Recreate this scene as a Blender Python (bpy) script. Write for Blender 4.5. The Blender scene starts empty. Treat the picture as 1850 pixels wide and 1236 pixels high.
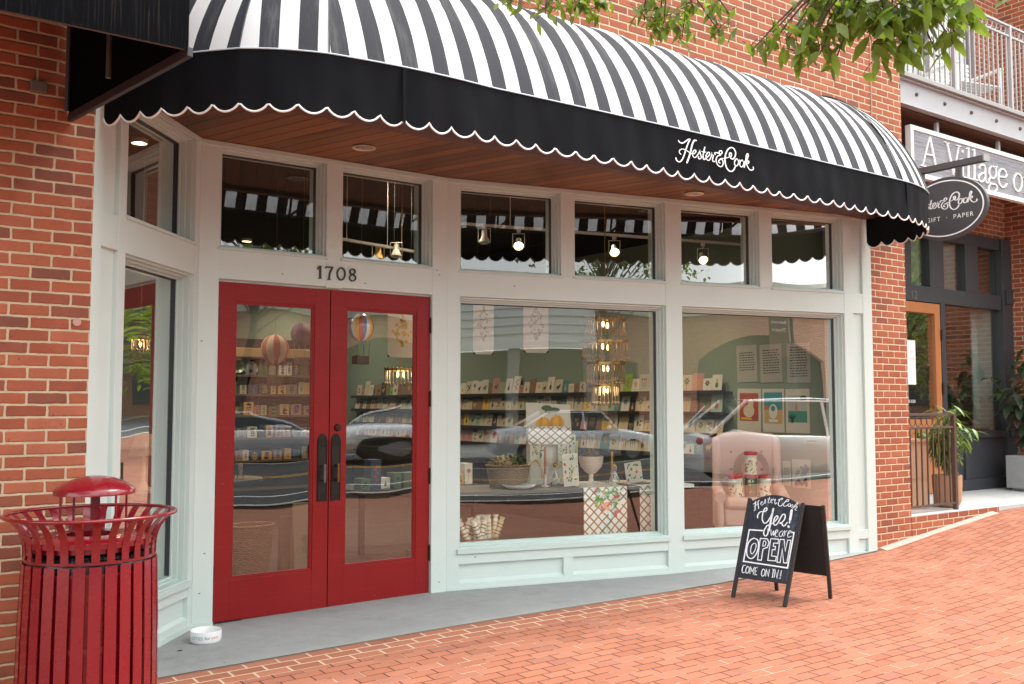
import bpy, bmesh, math, random
from mathutils import Vector, Matrix
R=math.radians; PI=math.pi
sc=bpy.context.scene; col=sc.collection
# ------------------------------------------------------------------ camera
# world: x runs along the shop fronts (to the right), y goes into the shops, z up; metres; z=0 at the red door
TH=R(35.8); PITCH=R(3.65); EYE=1.562; FPX=1740.
cd=bpy.data.cameras.new('camera'); cam=bpy.data.objects.new('camera',cd); col.objects.link(cam)
cd.sensor_width=36; cd.lens=36*FPX/1850; cd.clip_start=.05; cd.clip_end=400
cam.location=(0,0,EYE); cam.rotation_euler=(R(90)+PITCH,0,-TH); sc.camera=cam
# ------------------------------------------------------------------ sky, sun, exposure
SUN_EL=R(57); SUN_AZ=R(70)      # azimuth of the sun from the street side (-y) towards the right (+x)
w=bpy.data.worlds.new('World'); sc.world=w; w.use_nodes=True; nt=w.node_tree
bg=nt.nodes['Background']; sky=nt.nodes.new('ShaderNodeTexSky'); sky.sky_type='NISHITA'; sky.sun_disc=False
sky.sun_elevation=SUN_EL; sky.air_density=1.0; sky.dust_density=4.0; sky.ozone_density=1.0
sdx,sdy=math.sin(SUN_AZ),-math.cos(SUN_AZ)      # horizontal direction to the sun
sky.sun_rotation=math.atan2(sdx,sdy)
cmx=nt.nodes.new('ShaderNodeMix'); cmx.data_type='RGBA'; ctc=nt.nodes.new('ShaderNodeTexCoord'); cnz=nt.nodes.new('ShaderNodeTexNoise'); cnz.inputs['Scale'].default_value=2.6; cnz.inputs['Detail'].default_value=6
cmr=nt.nodes.new('ShaderNodeMapRange'); cmr.inputs[1].default_value=.30; cmr.inputs[2].default_value=.52; cmr.inputs[3].default_value=.62; cmr.inputs[4].default_value=1
nt.links.new(ctc.outputs['Generated'],cnz.inputs['Vector']); nt.links.new(cnz.outputs[0],cmr.inputs[0]); nt.links.new(cmr.outputs[0],cmx.inputs[0])
nt.links.new(sky.outputs[0],cmx.inputs[6]); cmx.inputs[7].default_value=(1.98,2.10,2.10,1); nt.links.new(cmx.outputs[2],bg.inputs[0])   # thin bright cloud over the blue; bg.inputs[1].default_value=.15
sd=bpy.data.lights.new('sun','SUN'); so=bpy.data.objects.new('sun',sd); col.objects.link(so)
sd.energy=2.3; sd.angle=R(18); sd.color=(1,.95,.87)
dv=Vector((sdx*math.cos(SUN_EL),sdy*math.cos(SUN_EL),math.sin(SUN_EL)))
so.rotation_euler=dv.to_track_quat('Z','Y').to_euler(); so.location=(0,-3,20)
sc.view_settings.view_transform='Standard'; sc.view_settings.look='None'; sc.view_settings.exposure=.70
sc.view_settings.gamma=1; sc.view_settings.use_curve_mapping=False
# ------------------------------------------------------------------ helpers
class MB:
    def __init__(s): s.v=[];s.f=[];s.m=[];s.uv={}
    def add(s,vs,fs,m=0,uv=None):
        o=len(s.v); s.v+=[tuple(p) for p in vs]
        for i,f in enumerate(fs):
            s.f.append([o+k for k in f]); s.m.append(m)
            if uv: s.uv[len(s.f)-1]=uv[i]
        return s
    def hexa(s,p,m=0):   # 8 points: bottom 4 ccw, top 4
        return s.add(p,[(3,2,1,0),(4,5,6,7),(0,1,5,4),(1,2,6,5),(2,3,7,6),(3,0,4,7)],m)
    def box(s,x0,x1,y0,y1,z0,z1,m=0):
        return s.hexa([(x0,y0,z0),(x1,y0,z0),(x1,y1,z0),(x0,y1,z0),(x0,y0,z1),(x1,y0,z1),(x1,y1,z1),(x0,y1,z1)],m)
    def tbox(s,M,x0,x1,y0,y1,z0,z1,m=0):
        return s.hexa([M@Vector(p) for p in [(x0,y0,z0),(x1,y0,z0),(x1,y1,z0),(x0,y1,z0),(x0,y0,z1),(x1,y0,z1),(x1,y1,z1),(x0,y1,z1)]],m)
    def tube(s,pts,r,n=8,m=0,caps=True):
        pts=[Vector(p) for p in pts]; rr=r if isinstance(r,(list,tuple)) else [r]*len(pts)
        t=(pts[1]-pts[0]).normalized(); a=Vector((0,0,1)) if abs(t.z)<.9 else Vector((1,0,0)); N=t.cross(a).normalized()
        vs=[]
        for i,p in enumerate(pts):
            t=(pts[min(i+1,len(pts)-1)]-pts[max(i-1,0)]).normalized(); N=(N-t*N.dot(t)).normalized(); B=t.cross(N)
            for k in range(n): an=2*PI*k/n; vs.append(p+(N*math.cos(an)+B*math.sin(an))*rr[i])
        fs=[(i*n+k,i*n+(k+1)%n,(i+1)*n+(k+1)%n,(i+1)*n+k) for i in range(len(pts)-1) for k in range(n)]
        if caps: fs+=[tuple(range(n))[::-1],tuple((len(pts)-1)*n+k for k in range(n))]
        return s.add(vs,fs,m)
    def lathe(s,prof,c=(0,0,0),n=24,m=0,M=None,a0=0,a1=2*PI):
        full=abs(a1-a0-2*PI)<1e-6; nn=n if full else n+1; vs=[]
        for r_,z in prof:
            for k in range(nn):
                a=a0+(a1-a0)*k/n; p=Vector((r_*math.cos(a),r_*math.sin(a),z)); p=M@p if M else p+Vector(c); vs.append(p)
        fs=[(i*nn+k,i*nn+(k+1)%nn,(i+1)*nn+(k+1)%nn,(i+1)*nn+k) for i in range(len(prof)-1) for k in range(n)]
        return s.add(vs,fs,m)
    def disc(s,M,rx,ry,n=20,m=0,th=0):
        top=[M@Vector((rx*math.cos(2*PI*k/n),ry*math.sin(2*PI*k/n),th)) for k in range(n)]
        s.add(top,[tuple(range(n))],m)
        if th:
            b=[M@Vector((rx*math.cos(2*PI*k/n),ry*math.sin(2*PI*k/n),0)) for k in range(n)]
            s.add(top+b,[(k,n+k,n+(k+1)%n,(k+1)%n) for k in range(n)]+[tuple(n+k for k in range(n))[::-1]],m)
        return s
    def prism(s,M,poly,z0,z1,m=0):
        n=len(poly); a=[M@Vector((x,y,z0)) for x,y in poly]; b=[M@Vector((x,y,z1)) for x,y in poly]
        return s.add(a+b,[tuple(range(n))[::-1],tuple(range(n,2*n))]+[(k,(k+1)%n,n+(k+1)%n,n+k) for k in range(n)],m)
    def ball(s,c,rx,ry=None,rz=None,n=10,m=0,M=None):
        ry=ry or rx; rz=rz or rx; vs=[];k2=n*2
        for i in range(n+1):
            ph=PI*i/n
            for k in range(k2):
                a=2*PI*k/k2; p=Vector((rx*math.sin(ph)*math.cos(a),ry*math.sin(ph)*math.sin(a),rz*math.cos(ph))); vs.append((M@p if M else p)+Vector(c))
        return s.add(vs,[(i*k2+k,(i+1)*k2+k,(i+1)*k2+(k+1)%k2,i*k2+(k+1)%k2) for i in range(n) for k in range(k2)],m)
def prop(o,label=None,cat=None,group=None,kind=None):
    if label: o['label']=label
    if cat: o['category']=cat
    if group: o['group']=group
    if kind: o['kind']=kind
    return o
def thing(name,label,cat,loc=(0,0,0),rz=0,group=None):
    o=bpy.data.objects.new(name,None); col.objects.link(o); o.location=loc; o.rotation_euler=(0,0,rz); o.empty_display_size=.1
    return prop(o,label,cat,group)
def mesh(name,mb,mats,root=None,smooth=False,bevel=0,label=None,local=False,sharp=40):
    """one mesh object; vertices are world coordinates unless local"""
    if not isinstance(mats,(list,tuple)): mats=[mats]
    off=Vector((0,0,0))
    if root and not local:
        off=Vector(root.location); q=root
        while q.parent: q=q.parent; off=off+Vector(q.location)
    me=bpy.data.meshes.new(name); me.from_pydata([tuple(Vector(v)-off) for v in mb.v],[],mb.f)
    for m_ in mats: me.materials.append(m_)
    me.polygons.foreach_set('material_index',mb.m)
    if mb.uv:
        ul=me.uv_layers.new(name='map')
        for p in me.polygons:
            q=mb.uv.get(p.index)
            if q:
                for k,li in enumerate(p.loop_indices): ul.data[li].uv=q[k]
    me.validate(); me.update()
    bm=bmesh.new(); bm.from_mesh(me)
    if smooth=='weld': bmesh.ops.remove_doubles(bm,verts=bm.verts,dist=1e-5)
    if smooth!='raw': bmesh.ops.recalc_face_normals(bm,faces=bm.faces)
    bm.to_mesh(me); bm.free()
    if smooth:
        me.polygons.foreach_set('use_smooth',[True]*len(me.polygons)); me.set_sharp_from_angle(angle=R(sharp))
    o=bpy.data.objects.new(name,me); col.objects.link(o)
    if root: o.parent=root
    if bevel:
        b=o.modifiers.new('bevel','BEVEL'); b.width=bevel; b.segments=2; b.limit_method='ANGLE'; b.angle_limit=R(50)
    if label: o['label']=label
    return o
def solo(name,mb,mats,label,cat,loc,group=None,**k):
    """a thing that is one mesh, origin at its base"""
    mb.v=[tuple(Vector(v)-Vector(loc)) for v in mb.v]; o=mesh(name,mb,mats,local=True,**k); o.location=loc
    return prop(o,label,cat,group)
def struct(name,mb,mats,**k): return prop(mesh(name,mb,mats,**k),kind='structure')
def smoothpts(p,n=5):
    if len(p)<3: return p
    o=[]
    for i in range(len(p)-1):
        a=p[max(i-1,0)];b=p[i];c=p[i+1];d=p[min(i+2,len(p)-1)]
        for k in range(n):
            t=k/n; o.append(tuple(.5*((2*b[j])+(-a[j]+c[j])*t+(2*a[j]-5*b[j]+4*c[j]-d[j])*t*t+(-a[j]+3*b[j]-3*c[j]+d[j])*t**3) for j in range(len(b))))
    return o+[p[-1]]
def stroke(mb,M,pts,w,th=.002,m=0,smooth=True,cal=.0,closed=False):
    """flat raised pen stroke in the local xy plane of M; cal adds width to down strokes"""
    p=smoothpts(pts,4) if smooth else pts
    P=[Vector((a,b)) for a,b in p]; L=[];n=len(P)
    for i in range(n):
        t=P[min(i+1,n-1)]-P[max(i-1,0)]
        if t.length<1e-9: t=Vector((1,0))
        t.normalize(); ww=w*.5*(1+cal*(abs(t.y)-.5))
        if not smooth and 0<i<n-1:
            t1=(P[i]-P[i-1]).normalized(); t2=(P[i+1]-P[i]).normalized(); nn=Vector((-t1.y-t2.y,t1.x+t2.x))
            if nn.length<1e-3: nn=Vector((-t1.y,t1.x))
            nn.normalize(); k=max(.35,nn.dot(Vector((-t1.y,t1.x)))); nv=nn*(ww/k)
        else: nv=Vector((-t.y,t.x))*ww
        L.append((P[i]+nv,P[i]-nv))
    vs=[];fs=[]
    for a,b in L:
        vs+=[M@Vector((a.x,a.y,th)),M@Vector((b.x,b.y,th)),M@Vector((a.x,a.y,0)),M@Vector((b.x,b.y,0))]
    for i in range(n-1):
        q=4*i; fs+=[(q,q+1,q+5,q+4),(q,q+4,q+6,q+2),(q+1,q+3,q+7,q+5)]
    e=4*(n-1); fs+=[(0,2,3,1),(e,e+1,e+3,e+2)]
    mb.add(vs,fs,m)
    if smooth:
        for q in (P[0],P[-1]): mb.disc(M@Matrix.Translation((q.x,q.y,0)),w*.5*(1-cal*.3),w*.5*(1-cal*.3),8,m,th+.0002)
def frameM(o,x,y):   # matrix with local x, y axes and z=x cross y
    x=Vector(x).normalized(); y=Vector(y).normalized(); z=x.cross(y).normalized()
    M=Matrix(((x.x,y.x,z.x,o[0]),(x.y,y.y,z.y,o[1]),(x.z,y.z,z.z,o[2]),(0,0,0,1))); return M
# ------------------------------------------------------------------ materials
class NT:
    def __init__(s,name):
        s.mat=bpy.data.materials.new(name); s.mat.use_nodes=True; s.t=s.mat.node_tree; s.b=s.t.nodes['Principled BSDF']; s.out=s.t.nodes['Material Output']
    def n(s,ty,**k):
        x=s.t.nodes.new(ty)
        for a,b in k.items(): setattr(x,a,b)
        return x
    def put(s,sock,val):
        if hasattr(val,'links') or isinstance(val,bpy.types.NodeSocket): s.t.links.new(val,sock)
        elif isinstance(val,(tuple,list)) and len(val)==3 and sock.type=='RGBA': sock.default_value=(*val,1)
        else: sock.default_value=val
    def m(s,op,a,b=0,c=0,clamp=False):
        x=s.n('ShaderNodeMath',operation=op); x.use_clamp=clamp; s.put(x.inputs[0],a); s.put(x.inputs[1],b); s.put(x.inputs[2],c); return x.outputs[0]
    def mix(s,f,a,b,bt='MIX'):
        x=s.n('ShaderNodeMix',data_type='RGBA',blend_type=bt); s.put(x.inputs[0],f); s.put(x.inputs[6],a); s.put(x.inputs[7],b); return x.outputs[2]
    def pos(s):
        return s.n('ShaderNodeNewGeometry').outputs['Position']
    def obj(s): return s.n('ShaderNodeTexCoord').outputs['Object']
    def sep(s,v): x=s.n('ShaderNodeSeparateXYZ'); s.put(x.inputs[0],v); return x.outputs
    def comb(s,a,b,c=0): x=s.n('ShaderNodeCombineXYZ'); s.put(x.inputs[0],a); s.put(x.inputs[1],b); s.put(x.inputs[2],c); return x.outputs[0]
    def noise(s,v,scale,detail=3,rough=.5,col=False):
        x=s.n('ShaderNodeTexNoise'); s.put(x.inputs['Vector'],v); x.inputs['Scale'].default_value=scale; x.inputs['Detail'].default_value=detail; x.inputs['Roughness'].default_value=rough
        return x.outputs[1] if col else x.outputs[0]
    def white(s,v): x=s.n('ShaderNodeTexWhiteNoise'); s.put(x.inputs[0],v); return x.outputs[0],x.outputs[1]
    def ramp(s,f,st,inter='LINEAR'):
        x=s.n('ShaderNodeValToRGB'); s.put(x.inputs[0],f); x.color_ramp.interpolation=inter; e=x.color_ramp.elements
        while len(e)<len(st): e.new(.5)
        for k,(p,c) in enumerate(st): e[k].position=p; e[k].color=(*c,1) if len(c)==3 else c
        return x.outputs[0]
    def sstep(s,v,a,b): x=s.n('ShaderNodeMapRange',interpolation_type='SMOOTHSTEP'); s.put(x.inputs[0],v); s.put(x.inputs[1],a); s.put(x.inputs[2],b); return x.outputs[0]
    def bump(s,h,strength=.5,dist=.01):
        x=s.n('ShaderNodeBump'); x.inputs['Strength'].default_value=strength; x.inputs['Distance'].default_value=dist; s.put(x.inputs['Height'],h); s.t.links.new(x.outputs[0],s.b.inputs['Normal'])
    def base(s,c): s.put(s.b.inputs['Base Color'],c)
    def rough(s,c): s.put(s.b.inputs['Roughness'],c)
def plain(name,c,rough=.6,metal=0,var=.12,scale=8,bump=0,bscale=60,coat=0,spec=None,dirt=None):
    t=NT(name); p=t.obj(); nz=t.noise(p,scale,4)
    k=t.m('MULTIPLY_ADD',nz,2*var,1-var)
    c1=t.mix(1,c,t.comb(k,k,k),'MULTIPLY')
    if dirt: c1=t.mix(t.sstep(t.noise(p,dirt[0],5,.65),dirt[1],dirt[1]+.12),c1,dirt[2])
    t.base(c1); t.rough(t.m('MULTIPLY_ADD',t.noise(p,scale*2.3,3),.2,rough-.1,clamp=True)); t.b.inputs['Metallic'].default_value=metal
    if coat: t.b.inputs['Coat Weight'].default_value=coat; t.b.inputs['Coat Roughness'].default_value=.08
    if spec is not None: t.b.inputs['Specular IOR Level'].default_value=spec
    if bump: t.bump(t.noise(p,bscale,4),bump,.004)
    return t.mat
def emit(name,c,s):
    t=NT(name); t.base((0,0,0)); t.put(t.b.inputs['Emission Color'],c); t.b.inputs['Emission Strength'].default_value=s; return t.mat
def brick(name,axis,cols,mortar,bw=.2032,ch=.0677,mj=.0135,wob=.007,soldier=False,bstr=.9):
    t=NT(name); P=t.pos(); x,y,z=t.sep(P)
    n1=t.sep(t.noise(P,16,3,.6,True)); n2=t.sep(t.noise(P,55,2,.5,True))
    h=(x,y)[axis]
    h=t.m('ADD',h,t.m('ADD',t.m('MULTIPLY_ADD',n1[0],wob*1.6,-wob*.8),t.m('MULTIPLY_ADD',n2[0],wob*.5,0)))
    zz=t.m('ADD',z,t.m('ADD',t.m('MULTIPLY_ADD',n1[1],wob*1.4,-wob*.7),t.m('MULTIPLY_ADD',n2[1],wob*.4,0)))
    if soldier: h,zz=zz,h
    zc=t.m('DIVIDE',zz,ch); row=t.m('FLOOR',zc); sh=t.m('MULTIPLY',t.m('FLOORED_MODULO',row,2),.5)
    if soldier: sh=.0
    xc=t.m('ADD',t.m('DIVIDE',h,bw),sh); colm=t.m('FLOOR',xc)
    fx=t.m('SUBTRACT',xc,colm); fy=t.m('SUBTRACT',zc,row)
    dx=t.m('MULTIPLY',t.m('SUBTRACT',.5,t.m('ABSOLUTE',t.m('SUBTRACT',fx,.5))),bw)
    dy=t.m('MULTIPLY',t.m('SUBTRACT',.5,t.m('ABSOLUTE',t.m('SUBTRACT',fy,.5))),ch)
    d=t.m('SMOOTH_MIN',dx,dy,.008)
    mask=t.sstep(d,mj*.5-.0022,mj*.5+.001)
    r1,rc=t.white(t.comb(colm,row,3.1)); r2=t.white(t.comb(colm,row,9.7))[0]
    c=t.ramp(r1,[(i/(len(cols)-1),k) for i,k in enumerate(cols)],'LINEAR')
    kk=t.m('MULTIPLY_ADD',t.noise(P,9,5,.6),.5,.72); c=t.mix(1,c,t.comb(kk,kk,kk),'MULTIPLY')
    c=t.mix(t.sstep(t.noise(P,38,4,.7),.62,.75),c,(cols[0][0]*.55,cols[0][1]*.6,cols[0][2]*.8))
    mk=t.m('MULTIPLY_ADD',t.noise(P,22,4,.7),.5,.7); mo=t.mix(1,mortar,t.comb(mk,mk,mk),'MULTIPLY')
    t.base(t.mix(mask,mo,c)); t.rough(.85); t.b.inputs['Specular IOR Level'].default_value=.25
    hgt=t.m('ADD',t.m('MULTIPLY',t.sstep(d,mj*.5-.004,mj*.5+.004),1),t.m('MULTIPLY',t.noise(P,120,4,.7),.22))
    hgt=t.m('ADD',hgt,t.m('MULTIPLY',r2,.25)); t.bump(hgt,bstr,.006)
    return t.mat
RED=[(.25,.072,.042),(.30,.082,.044),(.35,.10,.050),(.31,.088,.046),(.36,.108,.056),(.38,.12,.066),(.33,.092,.05),(.30,.082,.045),(.20,.072,.048)]
CREAM=(.52,.40,.265)
def wood(name,c1,c2,pw,direction,rough=.45,grain=1.,gap=(.004,.0015,.001),gapw=.004):
    """planks: direction = unit vector (x,y) the boards run along; width pw"""
    t=NT(name); P=t.pos(); x,y,z=t.sep(P); dx,dy=direction
    al=t.m('ADD',t.m('MULTIPLY',x,dx),t.m('MULTIPLY',y,dy)); ac=t.m('SUBTRACT',t.m('MULTIPLY',x,dy),t.m('MULTIPLY',y,dx))
    q=t.m('DIVIDE',ac,pw); i=t.m('FLOOR',q); f=t.m('SUBTRACT',q,i); d=t.m('MULTIPLY',t.m('SUBTRACT',.5,t.m('ABSOLUTE',t.m('SUBTRACT',f,.5))),pw)
    r=t.white(t.comb(i,2.3,0))[0]
    v=t.comb(t.m('MULTIPLY_ADD',al,1.3,t.m('MULTIPLY',r,13)),t.m('MULTIPLY',ac,26),z)
    g=t.noise(v,1.6,6,.65); g2=t.noise(v,5,4,.6)
    c=t.mix(t.m('ADD',t.m('MULTIPLY',g,.7),t.m('MULTIPLY',g2,.3)),c1,c2)
    k=t.m('MULTIPLY_ADD',r,.75,.6); c=t.mix(1,c,t.comb(k,k,k),'MULTIPLY'); c=t.mix(t.m('MULTIPLY',t.sstep(t.noise(v,.55,4,.7),.5,.72),.7),c,tuple(q*.35 for q in c2))
    m_=t.sstep(d,gapw*.4,gapw); t.base(t.mix(m_,gap,c)); t.rough(rough); t.bump(t.m('ADD',m_,t.m('MULTIPLY',g2,.15*grain)),.5,.003)
    return t.mat
PAINT=plain('sage_white_paint',(.58,.648,.615),.38,0,.035,3,.12,90,spec=.4,dirt=(5,.74,(.42,.43,.38)))
PAINT2=plain('sage_trim_paint',(.52,.605,.57),.35,0,.03,3,.1,90,spec=.4)
DOORRED=plain('red_door_paint',(.27,.010,.011),.42,0,.10,2.5,.15,40,spec=.25)
BRICKW=brick('face_brick',0,RED,CREAM)
BRICKS=brick('side_brick',1,RED,CREAM)
SOFFIT=wood('soffit_boards',(.27,.105,.026),(.07,.025,.008),.125,(-.33,.944),.55,gap=(.006,.003,.002),gapw=.008)
DARKMETAL=plain('dark_bronze_metal',(.028,.024,.02),.42,.7,.3,25,.3,80)
BRONZE=plain('worn_bronze',(.16,.09,.04),.35,.9,.3,30)
HINGE=plain('rusty_hinge',(.05,.022,.014),.5,.6,.4,40)
BLACKFAB=plain('black_canvas',(.003,.003,.004),.95,0,.25,6,.4,300,spec=.03)
WHITETRIM=plain('white_piping',(.80,.78,.76),.5,0,.05)
WHITE=plain('white_paint',(.78,.77,.75),.45,0,.05,5)
BLACK=plain('black_frame_paint',(.035,.037,.043),.5,0,.15,5,.2,60)
GREYSTEEL=plain('grey_painted_steel',(.38,.36,.37),.5,.0,.08,6,.1,50,dirt=(12,.72,(.22,.2,.19)))
RAILPAINT=plain('grey_rail_paint',(.33,.30,.30),.45,.1,.1,12)
dr_=NT('red_door_paint_worn'); P_=dr_.obj(); x_,y_,z_=dr_.sep(P_); nz_=dr_.noise(P_,2.2,5,.6); c_=dr_.mix(nz_,(.20,.007,.008),(.27,.011,.011))
br_=dr_.noise(dr_.comb(dr_.m('MULTIPLY',x_,4),dr_.m('MULTIPLY',y_,4),dr_.m('MULTIPLY',z_,90)),1,3); c_=dr_.mix(dr_.m('MULTIPLY',dr_.sstep(br_,.5,.8),.18),c_,(.36,.035,.03))
c_=dr_.mix(dr_.m('MULTIPLY',dr_.sstep(dr_.noise(P_,24,5,.75),.66,.70),.6),c_,(.34,.07,.06)); c_=dr_.mix(dr_.sstep(dr_.noise(P_,70,2,.5),.775,.79),c_,(.5,.30,.27))
dr_.base(c_); dr_.rough(dr_.m('MULTIPLY_ADD',nz_,.25,.28)); dr_.b.inputs['Specular IOR Level'].default_value=.25; dr_.bump(dr_.m('ADD',br_,dr_.noise(P_,60,4)),.10,.003); DOORRED=dr_.mat
BINRED=plain('red_bin_enamel',(.185,.003,.010),.27,.1,.12,5,.12,50,coat=.45,dirt=(60,.80,(.30,.10,.10)))
CONC=None
def glassmat(name,refl=.16,tint=(.95,.98,.96)):
    t=NT(name); nd=t.t.nodes; tr=t.n('ShaderNodeBsdfTransparent'); tr.inputs[0].default_value=(*tint,1)
    gl=t.n('ShaderNodeBsdfGlossy'); gl.inputs['Roughness'].default_value=0.0; gl.inputs[0].default_value=(1,1,1,1)
    fr=t.n('ShaderNodeFresnel'); fr.inputs[0].default_value=1.5
    f=t.m('MULTIPLY_ADD',fr.outputs[0],1.6 if refl>.1 else .45,refl-.06 if refl>.1 else .02,clamp=True)
    mx=t.n('ShaderNodeMixShader'); t.put(mx.inputs[0],f); t.t.links.new(tr.outputs[0],mx.inputs[1]); t.t.links.new(gl.outputs[0],mx.inputs[2]); t.t.links.new(mx.outputs[0],t.out.inputs[0])
    bp=t.n('ShaderNodeBump'); bp.inputs['Strength'].default_value=.13; bp.inputs['Distance'].default_value=.004
    t.put(bp.inputs['Height'],t.noise(t.obj(),.9,1,.3)); t.t.links.new(bp.outputs[0],gl.inputs['Normal'])
    return t.mat
GLASS=glassmat('window_glass',.115); GLASS2=glassmat('dim_window_glass',.045)
CLEAR=glassmat('clear_vessel_glass',.12,(.97,.98,.97))
BULB=emit('lamp_glow',(1,.66,.30),9)
FILAMENT=emit('bulb_glow',(1,.62,.25),7)
# ------------------------------------------------------------------ ground
GP=[(-60,-1.6),(-20,-.55),(-6,-.17),(1.0,-.01),(1.6,.005),(3.7,.035),(6.4,.035),(7.4,.07),(8.56,.105),(9.15,.18),(10.75,.345),(13.6,.42),(20,.62),(60,1.7)]
def ga(u):
    if u<=GP[0][0]: return GP[0][1]
    for (a,za),(b,zb) in zip(GP,GP[1:]):
        if u<=b: return za+(zb-za)*(u-a)/(b-a)
    return GP[-1][1]
def G(u,v): return ga(u)-.028*max(0,min(5.7-v,8.2))
def sheet(us,vs,f,dz=0):
    mb=MB(); n=len(us); mb.add([(u,v,f(u,v)+dz) for v in vs for u in us],[(j*n+i,j*n+i+1,(j+1)*n+i+1,(j+1)*n+i) for j in range(len(vs)-1) for i in range(n-1)]); return mb
def fr(a,b,n): return [a+(b-a)*i/n for i in range(n+1)]
def paver():
    t=NT('brick_pavers'); P=t.pos(); x,y,z=t.sep(P)
    mrt=t.m('GREATER_THAN',y,5.387); mrt=t.m('MULTIPLY',mrt,t.m('LESS_THAN',x,6.2))
    bw=t.m('MULTIPLY_ADD',mrt,.021,.182); ch=t.m('MULTIPLY_ADD',mrt,.0106,.091)
    n1=t.sep(t.noise(P,7,2,.5,True)); x=t.m('ADD',x,t.m('MULTIPLY_ADD',n1[0],.006,-.003)); y=t.m('ADD',y,t.m('MULTIPLY_ADD',n1[1],.005,-.0025))
    yc=t.m('DIVIDE',t.m('SUBTRACT',y,5.69),ch); row=t.m('FLOOR',yc); r0=t.white(t.comb(row,5.5,0))[0]
    xc=t.m('ADD',t.m('DIVIDE',x,bw),t.m('ADD',t.m('MULTIPLY',t.m('FLOORED_MODULO',row,2),.5),t.m('MULTIPLY',r0,.16))); cl=t.m('FLOOR',xc)
    fx=t.m('SUBTRACT',xc,cl); fy=t.m('SUBTRACT',yc,row)
    dx=t.m('MULTIPLY',t.m('SUBTRACT',.5,t.m('ABSOLUTE',t.m('SUBTRACT',fx,.5))),bw); dy=t.m('MULTIPLY',t.m('SUBTRACT',.5,t.m('ABSOLUTE',t.m('SUBTRACT',fy,.5))),ch)
    d=t.m('SMOOTH_MIN',t.m('SUBTRACT',dx,.0009),dy,.003)
    r1=t.white(t.comb(cl,row,1.7))[0]; r2=t.white(t.comb(cl,row,8.8))[0]; r3=t.white(t.comb(cl,row,4.4))[0]
    mort=mrt                               # the mortared courses beside the concrete
    jw=t.m('MULTIPLY_ADD',mort,.0030,.0027)
    mask=t.sstep(t.m('SUBTRACT',d,jw),-.0006,.0016)
    big=t.noise(P,.55,4,.6)
    c=t.ramp(r1,[(0,(.30,.102,.056)),(.3,(.34,.120,.066)),(.6,(.36,.130,.072)),(.85,(.385,.144,.084)),(1,(.30,.112,.075))])
    k=t.m('MULTIPLY_ADD',t.noise(P,60,5,.7),.35,.83); c=t.mix(1,c,t.comb(k,k,k),'MULTIPLY')
    c=t.mix(t.m('MULTIPLY',big,.25),c,(.38,.165,.115))
    c=t.mix(t.m('MULTIPLY',t.sstep(t.noise(P,2.6,5,.7),.56,.72),.40),c,(.26,.10,.065))
    c=t.mix(t.m('MULTIPLY',t.sstep(t.noise(P,5.5,5,.75),.70,.745),.55),c,(.60,.42,.34))
    grout=t.mix(t.m('GREATER_THAN',t.m('ADD',t.m('MULTIPLY',r3,.55),t.m('MULTIPLY',t.noise(P,3.2,3),.45)),.665),(.045,.018,.012),(.55,.38,.28))
    grout=t.mix(mort,grout,(.60,.45,.32)); c=t.mix(mask,grout,c)
    c=t.mix(t.sstep(t.noise(P,17,1,.3),.80,.815),c,(.07,.05,.045))
    # dirty line where the bricks meet the concrete
    c=t.mix(t.m('MULTIPLY',t.sstep(t.m('ADD',y,t.m('MULTIPLY',t.noise(P,9,3),.03)),5.665,5.70),.75),c,(.20,.11,.08))
    t.base(c); t.rough(.8); t.b.inputs['Specular IOR Level'].default_value=.3
    h=t.m('ADD',t.sstep(d,.0005,.006),t.m('ADD',t.m('MULTIPLY',r2,.55),t.m('MULTIPLY',t.noise(P,140,4,.7),.25)))
    tilt=t.m('MULTIPLY',t.m('SUBTRACT',r3,.5),t.m('MULTIPLY',fx,.9)); t.bump(t.m('ADD',h,tilt),.75,.004)
    return t.mat
PAVER=paver()
def concrete(name,base=(.30,.30,.295)):
    t=NT(name); P=t.pos(); n=t.noise(P,1.7,6,.65); n2=t.noise(P,14,5,.7); n3=t.noise(P,160,3,.6)
    x,y,z=t.sep(P)
    c=t.mix(n,tuple(k*.78 for k in base),tuple(k*1.2 for k in base)); k=t.m('MULTIPLY_ADD',n2,.3,.85); c=t.mix(1,c,t.comb(k,k,k),'MULTIPLY')
    c=t.mix(t.m('MULTIPLY',t.sstep(t.noise(t.comb(t.m('MULTIPLY',x,3),t.m('MULTIPLY',y,14),0),1.6,5,.7),.6,.75),.35),c,tuple(k*1.35 for k in base))
    c=t.mix(t.sstep(t.noise(P,34,2,.5),.74,.77),c,(.06,.05,.05)); c=t.mix(t.m('MULTIPLY',t.sstep(t.noise(P,3.1,5,.75),.55,.68),.28),c,tuple(k*.55 for k in base))
    t.base(c); t.rough(.85); t.bump(t.m('ADD',n3,t.m('MULTIPLY',n2,.5)),.35,.003); return t.mat
CONC=concrete('grey_concrete'); CONC2=concrete('pale_concrete',(.44,.43,.42))
ASPH=plain('asphalt',(.045,.046,.05),.85,0,.25,3,.6,150)
struct('ground',sheet([-300,300],[-300,300],lambda u,v:-2.4),plain('earth',(.16,.15,.10),.95))
us=[-60,-20,-6,0,1,1.6]+fr(2,14,24)+[16,20,40,60]
struct('sidewalk',sheet(us,[-2.3]+fr(-2,5.7,14)+[5.705],G),PAVER)
mb=MB()   # concrete slab of the recess: follows the building line, runs in under the shopfront
us2=[1.0]+fr(1.2,8.6,16)
mb=sheet(us2,[5.69,5.9,6.3,6.9],lambda u,v:ga(u)+.006); struct('entrance_slab',mb,CONC)
RZ=-.37
struct('kerb',sheet([-60,-20,-6,0,5,10,14,20,60],[-2.5,-2.3],lambda u,v:G(u,-2.3)),CONC2)
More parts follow.
